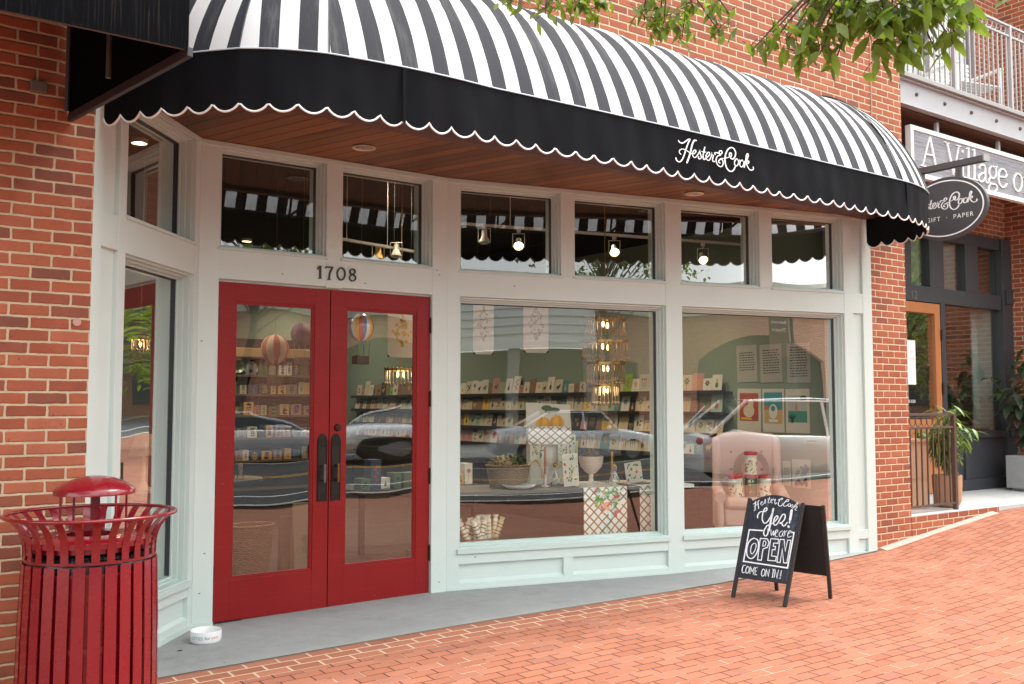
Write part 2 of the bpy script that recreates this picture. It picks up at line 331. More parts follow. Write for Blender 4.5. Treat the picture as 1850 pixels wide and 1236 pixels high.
kb=MB(); L=[-60,-20,-6,0,5,10,14,20,60]
for a,b in zip(L,L[1:]): kb.add([(a,-2.5,G(a,-2.3)),(b,-2.5,G(b,-2.3)),(b,-2.5,G(b,-2.3)-.3),(a,-2.5,G(a,-2.3)-.3)],[(0,1,2,3)])
struct('kerb_face',kb,CONC2)
road=lambda u,v:ga(u)*1.0-.23-.13
struct('road',sheet(L,fr(-14.5,-2.5,4),road),ASPH)
LW=plain('white_road_paint',(.75,.75,.72),.6,0,.1,20); LY=plain('yellow_road_paint',(.72,.36,.04),.6,0,.1,20)
lm=MB()
for vv,mm,wd in [(-4.75,0,.12),(-8.35,1,.11),(-8.62,1,.11),(-12.2,0,.12)]:
    for a,b in zip(L,L[1:]): lm.add([(a,vv-wd/2,road(a,0)+.005),(b,vv-wd/2,road(b,0)+.005),(b,vv+wd/2,road(b,0)+.005),(a,vv+wd/2,road(a,0)+.005)],[(0,1,2,3)],mm)
for uu in (1.0,7.2,13.4):
    lm.add([(uu,-4.69,road(uu,0)+.006),(uu+.12,-4.69,road(uu,0)+.006),(uu+.12,-2.6,road(uu,0)+.006),(uu,-2.6,road(uu,0)+.006)],[(0,1,2,3)],0)
struct('road_markings',lm,[LW,LY])
struct('far_pavement',sheet(L,[-30,-14.5],lambda u,v:G(u,-2.3)+.03),CONC2)
kb=MB()
for a,b in zip(L,L[1:]): kb.add([(a,-14.5,G(a,-2.3)+.03),(b,-14.5,G(b,-2.3)+.03),(b,-14.5,G(b,-2.3)-.3),(a,-14.5,G(a,-2.3)-.3)],[(0,1,2,3)])
struct('far_kerb',kb,CONC2)
# ------------------------------------------------------------------ the brick building with the shop front
PA=(1.219,5.7); PL=(2.15,6.75); PB=(4.21,6.75); PR=(8.57,5.7); TOPZ=3.44
class Seg:
    def __init__(s,a,b):
        s.a=Vector((*a,0)); d=Vector((b[0]-a[0],b[1]-a[1],0)); s.L=d.length; s.e=d.normalized(); s.n=Vector((-s.e.y,s.e.x,0))
    def p(s,x,d,z): q=s.a+s.e*x+s.n*d; return (q.x,q.y,z)
    def box(s,mb,s0,s1,d0,d1,z0,z1,m=0):
        return mb.hexa([s.p(s0,d0,z0),s.p(s1,d0,z0),s.p(s1,d1,z0),s.p(s0,d1,z0),s.p(s0,d0,z1),s.p(s1,d0,z1),s.p(s1,d1,z1),s.p(s0,d1,z1)],m)
    def M(s,x,d,z): return frameM(s.p(x,d,z),s.e,(0,0,1))      # local z points to the street
SL,SD,SW=Seg(PA,PL),Seg(PL,PB),Seg(PB,PR)
bld=thing('brick_building','red brick building with a sage green recessed shopfront and red double doors','building',(4.9,5.7,0))
bw=MB()
bw.box(-9,1.219,5.7,6.0,-.6,12.5)                 # left of the shopfront
bw.box(1.219,9.17,5.7,6.0,TOPZ+.1,12.5)             # above it
bw.box(8.57,9.17,5.7,6.0,-.3,TOPZ+.1)            # the pillar on the right
mesh('brick_wall',bw,BRICKW,bld)
mesh('side_wall',MB().box(8.9,9.168,6.0,7.2,-.3,12.5),BRICKS,bld)
jt=MB().box(8.63,8.645,5.692,5.699,3.9,12.5); mesh('expansion_joint',jt,plain('joint_sealant',(.36,.20,.12),.8),bld)
fa=MB(); fa.box(1.22,8.56,5.60,5.70,3.405,3.54); mesh('soffit_fascia',fa,plain('brown_fascia',(.085,.03,.02),.5,0,.15,9),bld,bevel=.004)
fl=MB(); fl.box(1.22,8.56,5.585,5.70,3.542,3.60); mesh('fascia_flashing',fl,plain('weathered_flashing',(.42,.36,.33),.5,.2,.25,15),bld)
so_=MB(); so_.add([(*PA,TOPZ),(1.219,5.72,TOPZ),(1.23,5.695,TOPZ),(8.57,5.695,TOPZ),(8.57,5.72,TOPZ),(*PB,TOPZ),(*PL,TOPZ)],[(0,2,3,5,6)])
so_.v=[]; so_.f=[]; so_.m=[]; so_.add([(1.2,5.65,TOPZ),(8.6,5.65,TOPZ),(8.6,6.1,TOPZ),(4.2,7.1,TOPZ),(2.0,7.1,TOPZ),(1.1,6.1,TOPZ)],[(0,1,2,3,4,5)])
mesh('soffit',so_,SOFFIT,bld)
def canlight(x,y):
    r=mesh('recessed_light',MB().lathe([(.085,TOPZ-.004),(.088,TOPZ-.01),(.072,TOPZ-.011),(.068,TOPZ-.004)],(x,y,0),28),plain('light_trim',(.62,.50,.34),.35,.6,.1),bld,smooth=True)
    mesh('reflector',MB().lathe([(.069,TOPZ-.006),(.066,TOPZ-.003)],(x,y,0),24),plain('brushed_reflector',(.5,.46,.42),.25,1,.1),r,smooth=True)
    mesh('lens',MB().lathe([(.066,TOPZ-.0035),(.03,TOPZ-.0025),(.001,TOPZ-.0025)],(x,y,0),24),plain('dull_lens',(.33,.31,.30),.25,.6,.3,60),r,smooth=True)
canlight(3.19,6.28); canlight(6.3,5.95)
# carpentry -----------------------------------------------------------
def window_unit(S,s0,s1,z0,z1,name='window',sill=.02,low=False,label=None,gm=None):
    f=MB(); t=.0145
    for (w0,d0,d1) in ((0,.028,.15),(.014,.065,.15),(.028,.100,.15)):
        w1=w0+t
        S.box(f,s0+w0,s0+w1,d0,d1,z0+w0*.4,z1-w0); S.box(f,s1-w1,s1-w0,d0,d1,z0+w0*.4,z1-w0)
        S.box(f,s0+w1,s1-w1,d0+.001,d1,z1-w1,z1-w0-.0004)
        if low: S.box(f,s0+w1,s1-w1,d0+.001,d1,z0+w0*.8+.0004,z0+w0*.8+.022)
        elif w0==0: S.box(f,s0+w1,s1-w1,.03,d1,z0+.0004,z0+.018)
    # inner reveal on the shop side
    S.box(f,s0-.02,s0+.03,.155,.26,z0-.02,z1+.02); S.box(f,s1-.03,s1+.02,.155,.26,z0-.02,z1+.02); S.box(f,s0+.031,s1-.031,.156,.26,z1-.03,z1+.02); S.box(f,s0+.031,s1-.031,.156,.26,z0-.03,z0+(.03 if low else .012))
    wn=mesh(name,f,PAINT2,bld,bevel=.002,label=label)
    g=MB(); a=.03; gz0=z0+(.05 if low else .014); NX,NZ=14,14; W=s1-s0-2*a; Hh=z1-a-gz0
    bow=.0035 if low else .0015
    vs=[]
    for j in range(NZ+1):
        for i in range(NX+1):
            x,y=i/NX,j/NZ; d=.128+bow*math.sin(PI*x)*math.sin(PI*y)*(W/2)
            vs.append(S.p(s0+a+W*x,d,gz0+Hh*y))
    n=NX+1; g.add(vs,[(j*n+i,j*n+i+1,(j+1)*n+i+1,(j+1)*n+i) for j in range(NZ) for i in range(NX)])
    mesh('pane',g,gm or GLASS,wn,smooth='weld',sharp=180)
    sl=MB(); S.box(sl,s0-.014,s1+.014,-.012,.0,z0-sill,z0-.0005); S.box(sl,s0+.0,s1,-.0,.03,z0-.012,z0-.0002)
    if low: S.box(sl,s0-.02,s1+.02,-.022,.0,z0-.028,z0+.012); S.box(sl,s0+.0005,s1-.0005,.0002,.075,z0-.012,z0+.024)
    mesh('sill',sl,PAINT2,wn,bevel=.0015)
    # dark glazing gasket
    gk=MB(); S.box(gk,s1-.050,s1-.0435,.112,.148,gz0,z1-.044); S.box(gk,s0+.0435,s1-.0435,.113,.148,z1-.050,z1-.0435)
    mesh('gasket',gk,BLACK,wn)
    return wn
cp=MB(); T=.15; ZB=-.1; ZT=TOPZ-.003
# left splayed side
S=SL
for a,b in ((0,.095),(.285,.375),(1.33,1.403)): S.box(cp,a,b,0,T,ZB,ZT)
for a,b in ((2.60,2.70-.0),(2.47,2.60),): pass
S.box(cp,.095,.285,.028,T,ZB,ZT)                     # pilaster panels, recessed
for z0,z1 in ((3.40,ZT),(2.46,2.665),(.26,.335),(ZB,.10)): S.box(cp,.095,.285,.002,.03,z0,z1)
for z0,z1 in ((3.42,ZT),(2.46,2.67),(.245,.335),(ZB,.095)): S.box(cp,.375,1.33,.002,T,z0,z1)
S.box(cp,.375,1.33,.03,T,.095,.245)
# door front
S=SD
for a,b,z0 in ((0,.145,ZB),(.970,1.103,2.445),(1.915,2.06,ZB)): S.box(cp,a,b,0,T,z0,ZT)
for a,b in ((.145,.970),(1.103,1.915)): S.box(cp,a,b,.002,T,3.425,ZT)
for a,b in ((.145,.970),(1.103,1.915)): S.box(cp,a,b,.002,T,2.452,2.675)
S.box(cp,.145,1.915,.045,T,2.436,2.452)
# window front
S=SW
for a,b,z0 in ((0,.108,ZB),(1.038,1.172,2.667),(2.092,2.262,ZB),(3.131,3.275,2.667),(4.135,4.25,ZB),(4.372,4.4847,ZB)): S.box(cp,a,b,0,T,z0,ZT)
for a,b in ((.108,1.038),(1.172,2.092),(2.262,3.131),(3.275,4.135)): S.box(cp,a,b,.002,T,3.412,ZT)
for a,b in ((.108,2.092),(2.262,4.135)):
    S.box(cp,a,b,.002,T,2.452,2.667); S.box(cp,a,b,.002,T,.247,.335); S.box(cp,a,b,.002,T,ZB,.092); S.box(cp,a,b,.034,T,.092,.247)
    f=(a+b)/2; S.box(cp,f-.045,f+.045,.002,.035,.092,.247)
S.box(cp,4.25,4.372,.03,T,ZB,ZT)
for z0,z1 in ((3.40,ZT),(2.46,2.655),(.235,.325),(ZB,.11)): S.box(cp,4.25,4.372,.002,.031,z0,z1)
mesh('shopfront_frame',cp,PAINT,bld,bevel=.0018)
bv=MB()   # sloping shelves at the foot of the recessed panels, and the skirting
for S,a,b in ((SL,.375,1.33),(SW,.108,1.055),(SW,1.145,2.092),(SW,2.262,3.153),(SW,3.243,4.135)):
    bv.add([S.p(a,.0035,.0925),S.p(b,.0035,.0925),S.p(b,.0335,.118),S.p(a,.0335,.118)],[(0,1,2,3)])
for S,a,b in ((SL,0.01,1.403),(SD,0,.145),(SD,1.915,2.06),(SW,0,4.4847)):
    S.box(bv,a,b,-.012,-.0005,ZB,.045 if S is not SW else .06)
S=SL; cr=MB()
for S,a,b in ((SL,0,1.40),(SD,0.003,2.058),(SW,.002,4.48)): S.box(cr,a,b,-.014,-.0005,ZT-.035,ZT+.001)
mesh('panel_shelf',bv,PAINT,bld); mesh('crown_trim',cr,PAINT2,bld,bevel=.003)
window_unit(SL,.375,1.33,2.685,3.42,gm=GLASS2); window_unit(SL,.375,1.33,.345,2.46,low=True,gm=GLASS2)
window_unit(SD,.145,.970,2.68,3.425); window_unit(SD,1.103,1.915,2.68,3.425)
for a,b in ((.108,1.038),(1.172,2.092),(2.262,3.131),(3.275,4.135)): window_unit(SW,a,b,2.672,3.412)
window_unit(SW,.108,2.092,.36,2.45,low=True); window_unit(SW,2.262,4.135,.36,2.45,low=True)
# the doors
def door(s0,s1,hinge_left):
    S=SD; f=MB(); z0,z1=.03,2.434; d0,d1=.030,.075; st=.124; br=.285; tr=.132; g0,g1=s0+st,s1-st
    S.box(f,s0,g0,d0,d1,z0,z1); S.box(f,g1,s1,d0,d1,z0,z1); S.box(f,g0,g1,d0+.0006,d1,z0,z0+br); S.box(f,g0,g1,d0+.0006,d1,z1-tr,z1)
    leaf=mesh('door',f,DOORRED,bld,bevel=.002)
    b=MB(); gz0,gz1=z0+br,z1-tr
    for w0,dd in ((0,.036),(.010,.041)):
        S.box(b,g0+w0,g0+w0+.012,dd,d1-.01,gz0+w0,gz1-w0); S.box(b,g1-w0-.012,g1-w0,dd,d1-.01,gz0+w0,gz1-w0)
        S.box(b,g0+w0+.012,g1-w0-.012,dd,d1-.01,gz1-w0-.012,gz1-w0); S.box(b,g0+w0+.012,g1-w0-.012,dd,d1-.01,gz0+w0,gz0+w0+.012)
    mesh('glazing_bead',b,DOORRED,leaf,bevel=.0015)
    g=MB(); n=8; vs=[]
    for j in range(n+1):
        for i in range(n+1): vs.append(S.p(g0+.015+(g1-g0-.03)*i/n,.050+.003*math.sin(PI*i/n)*math.sin(PI*j/n),gz0+.015+(gz1-gz0-.03)*j/n))
    g.add(vs,[(j*(n+1)+i,j*(n+1)+i+1,(j+1)*(n+1)+i+1,(j+1)*(n+1)+i) for j in range(n) for i in range(n)]); mesh('pane',g,GLASS,leaf,smooth='weld',sharp=180)
    hs=s0-.004 if hinge_left else s1+.004
    for hz in (2.20,1.60,.975,.36):
        h=MB(); h.tube([S.p(hs,.022,hz-.06),S.p(hs,.022,hz+.06)],.0085,10); 
        S.box(h,hs-.016,hs+.016,.026,.030,hz-.058,hz+.058)
        for q in (-.062,.062): h.ball(S.p(hs,.022,hz+q),.007,n=4)
        mesh('hinge',h,HINGE,leaf,smooth=True)
    # escutcheon plate with a pointed head and its pull
    c=(s1-.052) if hinge_left else (s0+.052); P0,P1=.826,1.335
    pl=MB(); M=S.M(c,d0,0)   # local x along wall, y up, z to the street
    hw=.040
    arch=[(-hw,P0),(hw,P0),(hw,P1-.045)]+[(hw*(1-t)**.8 if t<1 else 0,P1-.045+.045*math.sin(t*PI/2)) for t in (.35,.7,1)]+[(-hw*(1-t)**.8,P1-.045+.045*math.sin(t*PI/2)) for t in (.7,.35)]+[(-hw,P1-.045)]
    pl.prism(M,arch,0,.007)
    for k in (-1,0,1):
        pl.prism(M,[(k*.022-.008,P1-.07),(k*.022+.008,P1-.07),(k*.022+.008,P1-.02-abs(k)*.014),(k*.022,P1-.008-abs(k)*.014),(k*.022-.008,P1-.02-abs(k)*.014)],.007,.011)
        pl.prism(M,[(k*.023-.008,P0+.015),(k*.023+.008,P0+.015),(k*.023+.008,P0+.05),(k*.023-.008,P0+.05)],.007,.011)
        pl.prism(M,[(k*.023-.009,P1-.092),(k*.023+.009,P1-.092),(k*.023+.009,P1-.08),(k*.023-.009,P1-.08)],.007,.012)
    for q in (-hw+.002,hw-.006): pl.prism(M,[(q,P0+.004),(q+.004,P0+.004),(q+.004,P1-.05),(q,P1-.05)],.007,.012)
    for q in (P0+.058,P1-.1): pl.prism(M,[(-hw+.006,q),(hw-.006,q),(hw-.006,q+.005),(-hw+.006,q+.005)],.007,.0125)
    hp=mesh('handle_plate',pl,DARKMETAL,leaf,bevel=.001)
    pu=MB(); pu.prism(M,[(-.010,.975),(.008,.975),(.008,.993),(-.010,.993)],.007,.05); pu.prism(M,[(-.010,1.082),(.008,1.082),(.008,1.10),(-.010,1.10)],.007,.05)
    pu.prism(M,[(-.011,.970),(.009,.970),(.009,1.105),(-.011,1.105)],.05,.062)
    mesh('pull_handle',pu,BRONZE if not hinge_left else plain('grey_bronze',(.14,.12,.11),.4,.8,.3,30),leaf,bevel=.002)
    if not hinge_left:
        lk=MB(); MM=S.M(c+.012,d0,1.378); lk.lathe([(.001,.022),(.020,.021),(.026,.014),(.028,0)],n=20,M=MM); lk.lathe([(.001,.028),(.010,.027),(.011,.02)],n=14,M=MM); mesh('deadbolt',lk,HINGE,leaf,smooth=True)
door(.149,1.021,True); door(1.028,1.911,False)
ws=MB(); SD.box(ws,1.0205,1.0285,.058,.064,.03,2.434); mesh('gap_shade_strip',ws,BLACK,bld)  # black strip put in as the dark gap between the door leaves
thr=MB(); SD.box(thr,.147,1.913,.012,.11,.006,.024); mesh('threshold',thr,plain('dark_threshold',(.09,.085,.08),.6,.3,.2,20),bld,bevel=.003)
LOGO=[(1,[(-361,87),(-348,78),(-323,76),(-296,90),(-268,109),(-247,115),(-264,88),(-285,46),(-304,0),(-323,-35),(-341,-54),(-361,-60),(-379,-53),(-388,-37)]),(1.3,[(-185,117),(-206,112),(-223,88),(-235,54),(-247,16),(-263,-20),(-280,-55)]),(0.7,[(-338,-5),(-351,3),(-353,16),(-337,31),(-310,35),(-278,29),(-251,20),(-224,14)]),(0.8,[(-224,14),(-201,24),(-189,39),(-196,48),(-212,39),(-224,19),(-219,0),(-201,-7),(-178,10),(-154,43),(-150,55)]),(0.9,[(-150,55),(-149,37),(-140,19),(-136,3),(-150,-8),(-166,-7),(-162,6)]),(0.5,[(-141,-4),(-126,11),(-117,26)]),(1,[(-99,83),(-107,60),(-117,26),(-118,2),(-106,-6),(-89,7)]),(0.8,[(-131,47),(-112,46),(-91,49)]),(0.8,[(-89,7),(-65,24),(-52,42),(-60,53),(-77,42),(-89,20),(-80,-2),(-61,-6),(-42,14),(-29,49),(-31,55)]),(0.9,[(-31,55),(-27,39),(-13,38),(-18,21),(-23,3),(-13,-7),(-2,-4)]),(0.9,[(7,46),(0,52),(4,59),(21,62),(45,60),(67,60),(78,72),(70,83),(55,80),(45,65),(55,52),(64,50),(35,42),(18,23),(15,-1),(32,-25),(60,-33),(82,-20),(88,0),(81,17),(64,21),(44,10),(42,-4),(56,-7)]),(0.6,[(49,14),(64,26),(113,37),(147,49),(167,60)]),(1.1,[(167,55),(176,67),(172,82),(158,79),(155,60),(172,44),(196,44),(217,70),(220,97),(203,119),(173,123),(138,102),(113,61),(107,16),(119,-26),(145,-49),(172,-51),(197,-37),(214,-12)]),(0.9,[(231,51),(211,31),(208,7),(225,-4),(245,9),(251,34),(236,50),(243,41),(266,45)]),(0.9,[(291,50),(268,33),(265,9),(280,-3),(300,9),(308,32),(293,50),(303,40),(324,45)]),(1,[(310,-2),(321,27),(332,63),(337,91),(350,105),(358,95),(349,73),(331,39)]),(0.9,[(331,35),(357,53),(364,44),(351,32),(336,29),(351,7),(370,-9),(396,-10),(412,2),(409,16)])]
VILL=[(14,[(9923,4523),(9769,4175)]),(27,[(9923,4523),(10026,4199)]),(14,[(9838,4308),(9975,4315)]),(10,[(9720,4169),(9831,4168)]),(10,[(9975,4181),(10082,4185)]),(29,[(10270,4508),(10391,4158)]),(14,[(10520,4510),(10391,4158)]),(10,[(10214,4506),(10318,4506)]),(10,[(10463,4508),(10563,4509)]),(23,[(10596,4373),(10584,4155)]),(10,[(10541,4350),(10596,4373)]),(29,[(10593,4468),(10594,4443)]),(10,[(10537,4160),(10644,4160)]),(23,[(10726,4526),(10705,4161)]),(10,[(10667,4498),(10729,4525)]),(10,[(10658,4164),(10774,4162)]),(23,[(10856,4528),(10835,4161)]),(10,[(10797,4501),(10859,4527)]),(10,[(10787,4162),(10904,4163)]),(19,[(10955,4315),(10971,4344),(11014,4363),(11063,4362),(11086,4327),(11083,4266),(11082,4198),(11101,4167),(11133,4164)]),(19,[(11079,4281),(10986,4249),(10942,4213),(10940,4175),(10981,4158),(11038,4177),(11079,4209)]),(17,[(11249,4381),(11198,4354),(11176,4302),(11196,4252),(11255,4236),(11319,4269),(11335,4325),(11314,4371),(11249,4381)]),(14,[(11299,4365),(11359,4395)]),(17,[(11201,4241),(11167,4203),(11186,4168),(11294,4167),(11343,4147),(11326,4103),(11245,4070),(11167,4078),(11159,4119),(11200,4162)]),(18,[(11395,4276),(11563,4299),(11557,4356),(11482,4382),(11406,4335),(11383,4263),(11404,4189),(11468,4156),(11536,4176),(11575,4212)]),(19,[(11845,4380),(11773,4332),(11743,4258),(11768,4184),(11839,4156),(11914,4199),(11946,4278),(11927,4350),(11845,4380)]),(22,[(12045,4150),(12058,4333),(12091,4404),(12162,4418)]),(12,[(11990,4347),(12134,4346)]),(10,[(11984,4162),(12121,4160)])]
NUM=[(15,[(3069,2606),(3069,2510)]),(7,[(3064,2603),(3046,2578)]),(5,[(3052,2508),(3083,2510)]),(11,[(3117,2601),(3172,2602)]),(6,[(3117,2602),(3112,2591)]),(13,[(3168,2600),(3157,2577),(3147,2553),(3142,2509)]),(5,[(3128,2505),(3157,2506)]),(11,[(3274,2560),(3272,2542),(3265,2526),(3255,2515),(3243,2511),(3230,2513),(3220,2523),(3213,2537),(3210,2555),(3212,2573),(3219,2588),(3229,2599),(3241,2604),(3254,2601),(3264,2592),(3272,2577),(3274,2560)]),(10,[(3360,2584),(3357,2573),(3349,2565),(3338,2561),(3328,2563),(3320,2570),(3317,2580),(3319,2591),(3327,2599),(3338,2602),(3349,2601),(3357,2594),(3360,2584)]),(10,[(3365,2535),(3362,2523),(3352,2514),(3340,2510),(3327,2512),(3317,2520),(3314,2531),(3317,2543),(3326,2553),(3339,2557),(3352,2555),(3361,2547),(3365,2535)])]
CHALK=[(9,[(-157,768),(-146,779),(-140,791),(-140,771),(-140,747),(-136,724),(-142,717)]),(9,[(-111,802),(-119,793),(-118,772),(-110,752),(-106,735)]),(6,[(-148,749),(-132,762),(-108,773)]),(6,[(-96,777),(-82,787),(-86,795),(-94,783),(-90,768),(-79,766),(-65,782)]),(6,[(-65,782),(-59,815),(-53,798),(-53,783),(-63,781)]),(6,[(-24,835),(-29,808),(-30,788),(-19,789)]),(6,[(-39,817),(-14,821)]),(6,[(-10,795),(3,811),(-1,821),(-9,807),(-3,790),(9,791)]),(7,[(11,823),(20,812),(30,822),(27,798),(34,782),(47,794)]),(8,[(53,814),(67,824),(86,823),(91,833),(79,831),(68,816),(59,794),(61,777),(75,768),(92,777),(97,791)]),(8,[(122,808),(140,812),(144,824),(132,826),(116,807),(104,783),(112,771),(130,774),(143,786)]),(6,[(154,796),(144,784),(152,770),(165,782),(158,795)]),(6,[(180,789),(166,777),(177,766),(187,778),(180,789)]),(6,[(186,755),(199,779),(220,807),(219,789),(198,768),(209,774),(223,775),(217,763),(206,751),(222,744)]),(9,[(-102,659),(-106,676),(-97,700),(-80,712),(-61,712),(-43,719),(-32,732),(-37,745),(-52,739),(-61,712),(-64,683),(-59,645),(-41,623),(-23,625),(-4,650),(14,695),(22,745)]),(14,[(23,744),(19,701),(15,649),(12,596),(12,565)]),(9,[(12,565),(3,581),(4,542),(-11,519),(-30,534),(-31,564),(-16,596),(-13,603),(16,617),(36,630)]),(9,[(36,630),(60,655),(72,680),(62,689),(46,672),(40,645),(47,617),(63,615),(79,634)]),(9,[(79,634),(99,685),(115,706),(131,699),(130,667),(109,637),(95,631),(106,639),(121,618),(137,615),(157,644)]),(17,[(180,745),(179,697),(177,666)]),(9,[(177,666),(175,640)]),(16,[(170,615),(174,608)]),(5,[(27,574),(36,528),(51,568),(55,530),(69,574)]),(5,[(68,548),(88,569),(77,578),(68,557),(73,527),(90,525)]),(5,[(124,575),(105,556),(105,530),(125,532),(134,571),(132,542),(143,534)]),(5,[(142,577),(150,539),(149,564),(164,579)]),(5,[(175,554),(197,573),(187,581),(174,558),(180,529),(206,540)]),(-11,[(-41,561),(-162,557),(-173,301),(208,292),(224,569),(202,570)]),(9,[(-112,494),(-146,467),(-160,413),(-152,358),(-124,331),(-92,339),(-66,385),(-61,441),(-77,482),(-112,494)]),(6,[(-101,454),(-121,435),(-124,391),(-111,367),(-94,382),(-83,417),(-85,447),(-101,454)]),(-8,[(-55,497),(-53,326),(-20,326),(-19,415),(16,432),(26,471),(6,499),(-55,497)]),(-6,[(-24,479),(-25,438),(-5,442),(1,469),(-10,480),(-24,479)]),(-7,[(35,504),(102,505),(102,473),(65,471),(65,445),(85,446),(84,420),(61,420),(62,369),(103,369),(102,334),(35,332),(35,504)]),(-7,[(115,506),(150,507),(171,419),(179,506),(206,507),(197,328),(171,327),(144,433),(141,326),(114,327),(115,506)]),(6,[(-151,272),(-169,266),(-175,231),(-165,211),(-149,217)]),(6,[(-133,266),(-142,235),(-134,211),(-116,221),(-115,255),(-133,266)]),(-6,[(-103,210),(-104,265),(-85,229),(-71,265),(-72,208)]),(-5,[(-43,264),(-62,264),(-58,207),(-39,210)]),(-5,[(-60,237),(-46,238)]),(6,[(6,261),(-4,235),(3,206),(21,213),(25,247),(6,261)]),(-6,[(35,206),(34,261),(58,211),(59,264)]),(-7,[(93,268),(94,205)]),(-4,[(84,269),(102,268)]),(-4,[(85,206),(102,206)]),(-6,[(109,207),(106,269),(131,206),(136,269)]),(-6,[(161,268),(159,222)]),(8,[(158,209),(158,205)])]
NB=[(w,[(a/1000,b/1000) for a,b in p]) for w,p in NUM]
xs=[[0,1,2],[3,4,5,6],[7],[8,9]]
for ids in xs:
    nb=MB()
    for k in ids:
        w_,p=NB[k]; stroke(nb,frameM((0,6.748,0),(1,0,0),(0,0,1)),p,w_/1000,.010,smooth=k in(5,7,8,9))
    mesh('house_number',nb,plain('verdigris_number',(.045,.055,.042),.5,.5,.4,60),bld)
# small things fixed to the front
CHIP=plain('chipped_wood',(.13,.11,.09),.8)
rnd=random.Random(5)
for S,a,z in ((SD,.62,2.52),(SD,1.30,2.50),(SD,1.955,2.655),(SD,1.98,2.62),(SD,.05,.25),(SD,1.99,.12),(SD,.08,.52),(SW,.6,2.56),(SW,.25,.30),(SD,.03,2.0)):
    mesh('paint_chip',MB().disc(S.M(a,-.0008,z),.009,.004,8),CHIP,bld)
tg=MB(); tg.disc(frameM((1.15,5.698,2.01),(1,0,0),(0,0,1)),.022,.022,16,0,.006); mesh('round_tag',tg,plain('metal_tag',(.45,.25,.2),.4,.3,.2),bld)
# ------------------------------------------------------------------ striped awning
aw=thing('striped_awning','long domed black and white striped awning with a scalloped black valance over the shopfront','awning',(4.9,5.7,3.1))
ZS,ZV,ZD=3.46,3.165,.99
F=[ # facets: base start, base end, top start, top end
 ((1.27,5.695),(1.765,4.945),(2.35,5.695),(2.50,5.695)),
 ((1.765,4.945),(2.19,4.735),(2.50,5.695),(2.60,5.695)),
 ((2.19,4.735),(7.45,4.63),(2.60,5.695),(7.45,5.695)),
 ((7.45,4.63),(8.10,4.78),(7.45,5.695),(7.60,5.695)),
 ((8.10,4.78),(8.47,5.20),(7.60,5.695),(7.65,5.695)),
 ((8.47,5.20),(8.50,5.695),(7.65,5.695),(7.70,5.695))]
def basept(fi,t):
    a,b=F[fi][0],F[fi][1]; x=a[0]+(b[0]-a[0])*t; y=a[1]+(b[1]-a[1])*t
    if fi==2: y=4.735+(4.63-4.735)*min(1,(1-(1-t)**3)*1.0)-.03*math.sin(PI*min(1,t*5)/1)*(t<.2)
    elif fi in(0,1,3,4,5):
        dx,dy=b[0]-a[0],b[1]-a[1]; L_=math.hypot(dx,dy); k=.05*L_*math.sin(PI*t); x+=dy/L_*k; y-=dx/L_*k
    return x,y
Q0=R(24)
def prof_q(q):
    q=Q0+(PI/2-Q0)*q/(PI/2); return (math.cos(Q0)-math.cos(q))/math.cos(Q0),(math.sin(q)-math.sin(Q0))/(1-math.sin(Q0))
cn=MB(); NQ=16; off=0.0
perim=[]
for fi,(a,b,ta,tb) in enumerate(F):
    ex,ey=b[0]-a[0],b[1]-a[1]; L_=math.hypot(ex,ey); ex/=L_; ey/=L_
    n=max(6,int(L_/.07)); vs=[];uv=[]
    for i in range(n+1):
        t=i/n; x,y=basept(fi,t); tx=ta[0]+(tb[0]-ta[0])*t; ty=ta[1]+(tb[1]-ta[1])*t
        if i<n or fi==len(F)-1: perim.append((x,y))
        for j in range(NQ+1):
            q=PI/2*j/NQ; h,sn=prof_q(q); zz=ZS+ZD*sn
            s_=t*L_; per=.60 if fi==2 else L_
            sag=.020*math.sin(2*q)*(math.sin(PI*s_/per))**2+(.004*math.sin(s_*31+j*1.3)*math.sin(2*q) if fi==2 else 0)
            px=x+(tx-x)*h; py=y+(ty-y)*h; dx_,dy_=tx-x,ty-y; dl=math.hypot(dx_,dy_) or 1
            px+=dx_/dl*sag*math.cos(q)*1.0; py+=dy_/dl*sag*math.cos(q); zz-=sag*math.sin(q)
            vs.append((px,py,zz)); uv.append(((px-a[0])*ex+(py-a[1])*ey+off,zz))
    fs=[];us_=[]
    for i in range(n):
        for j in range(NQ):
            k=[i*(NQ+1)+j,(i+1)*(NQ+1)+j,(i+1)*(NQ+1)+j+1,i*(NQ+1)+j+1]; fs.append(tuple(k)); us_.append([uv[q_] for q_ in k])
    cn.add(vs,fs,0,us_); off+=L_+(.03 if fi<2 else 0)
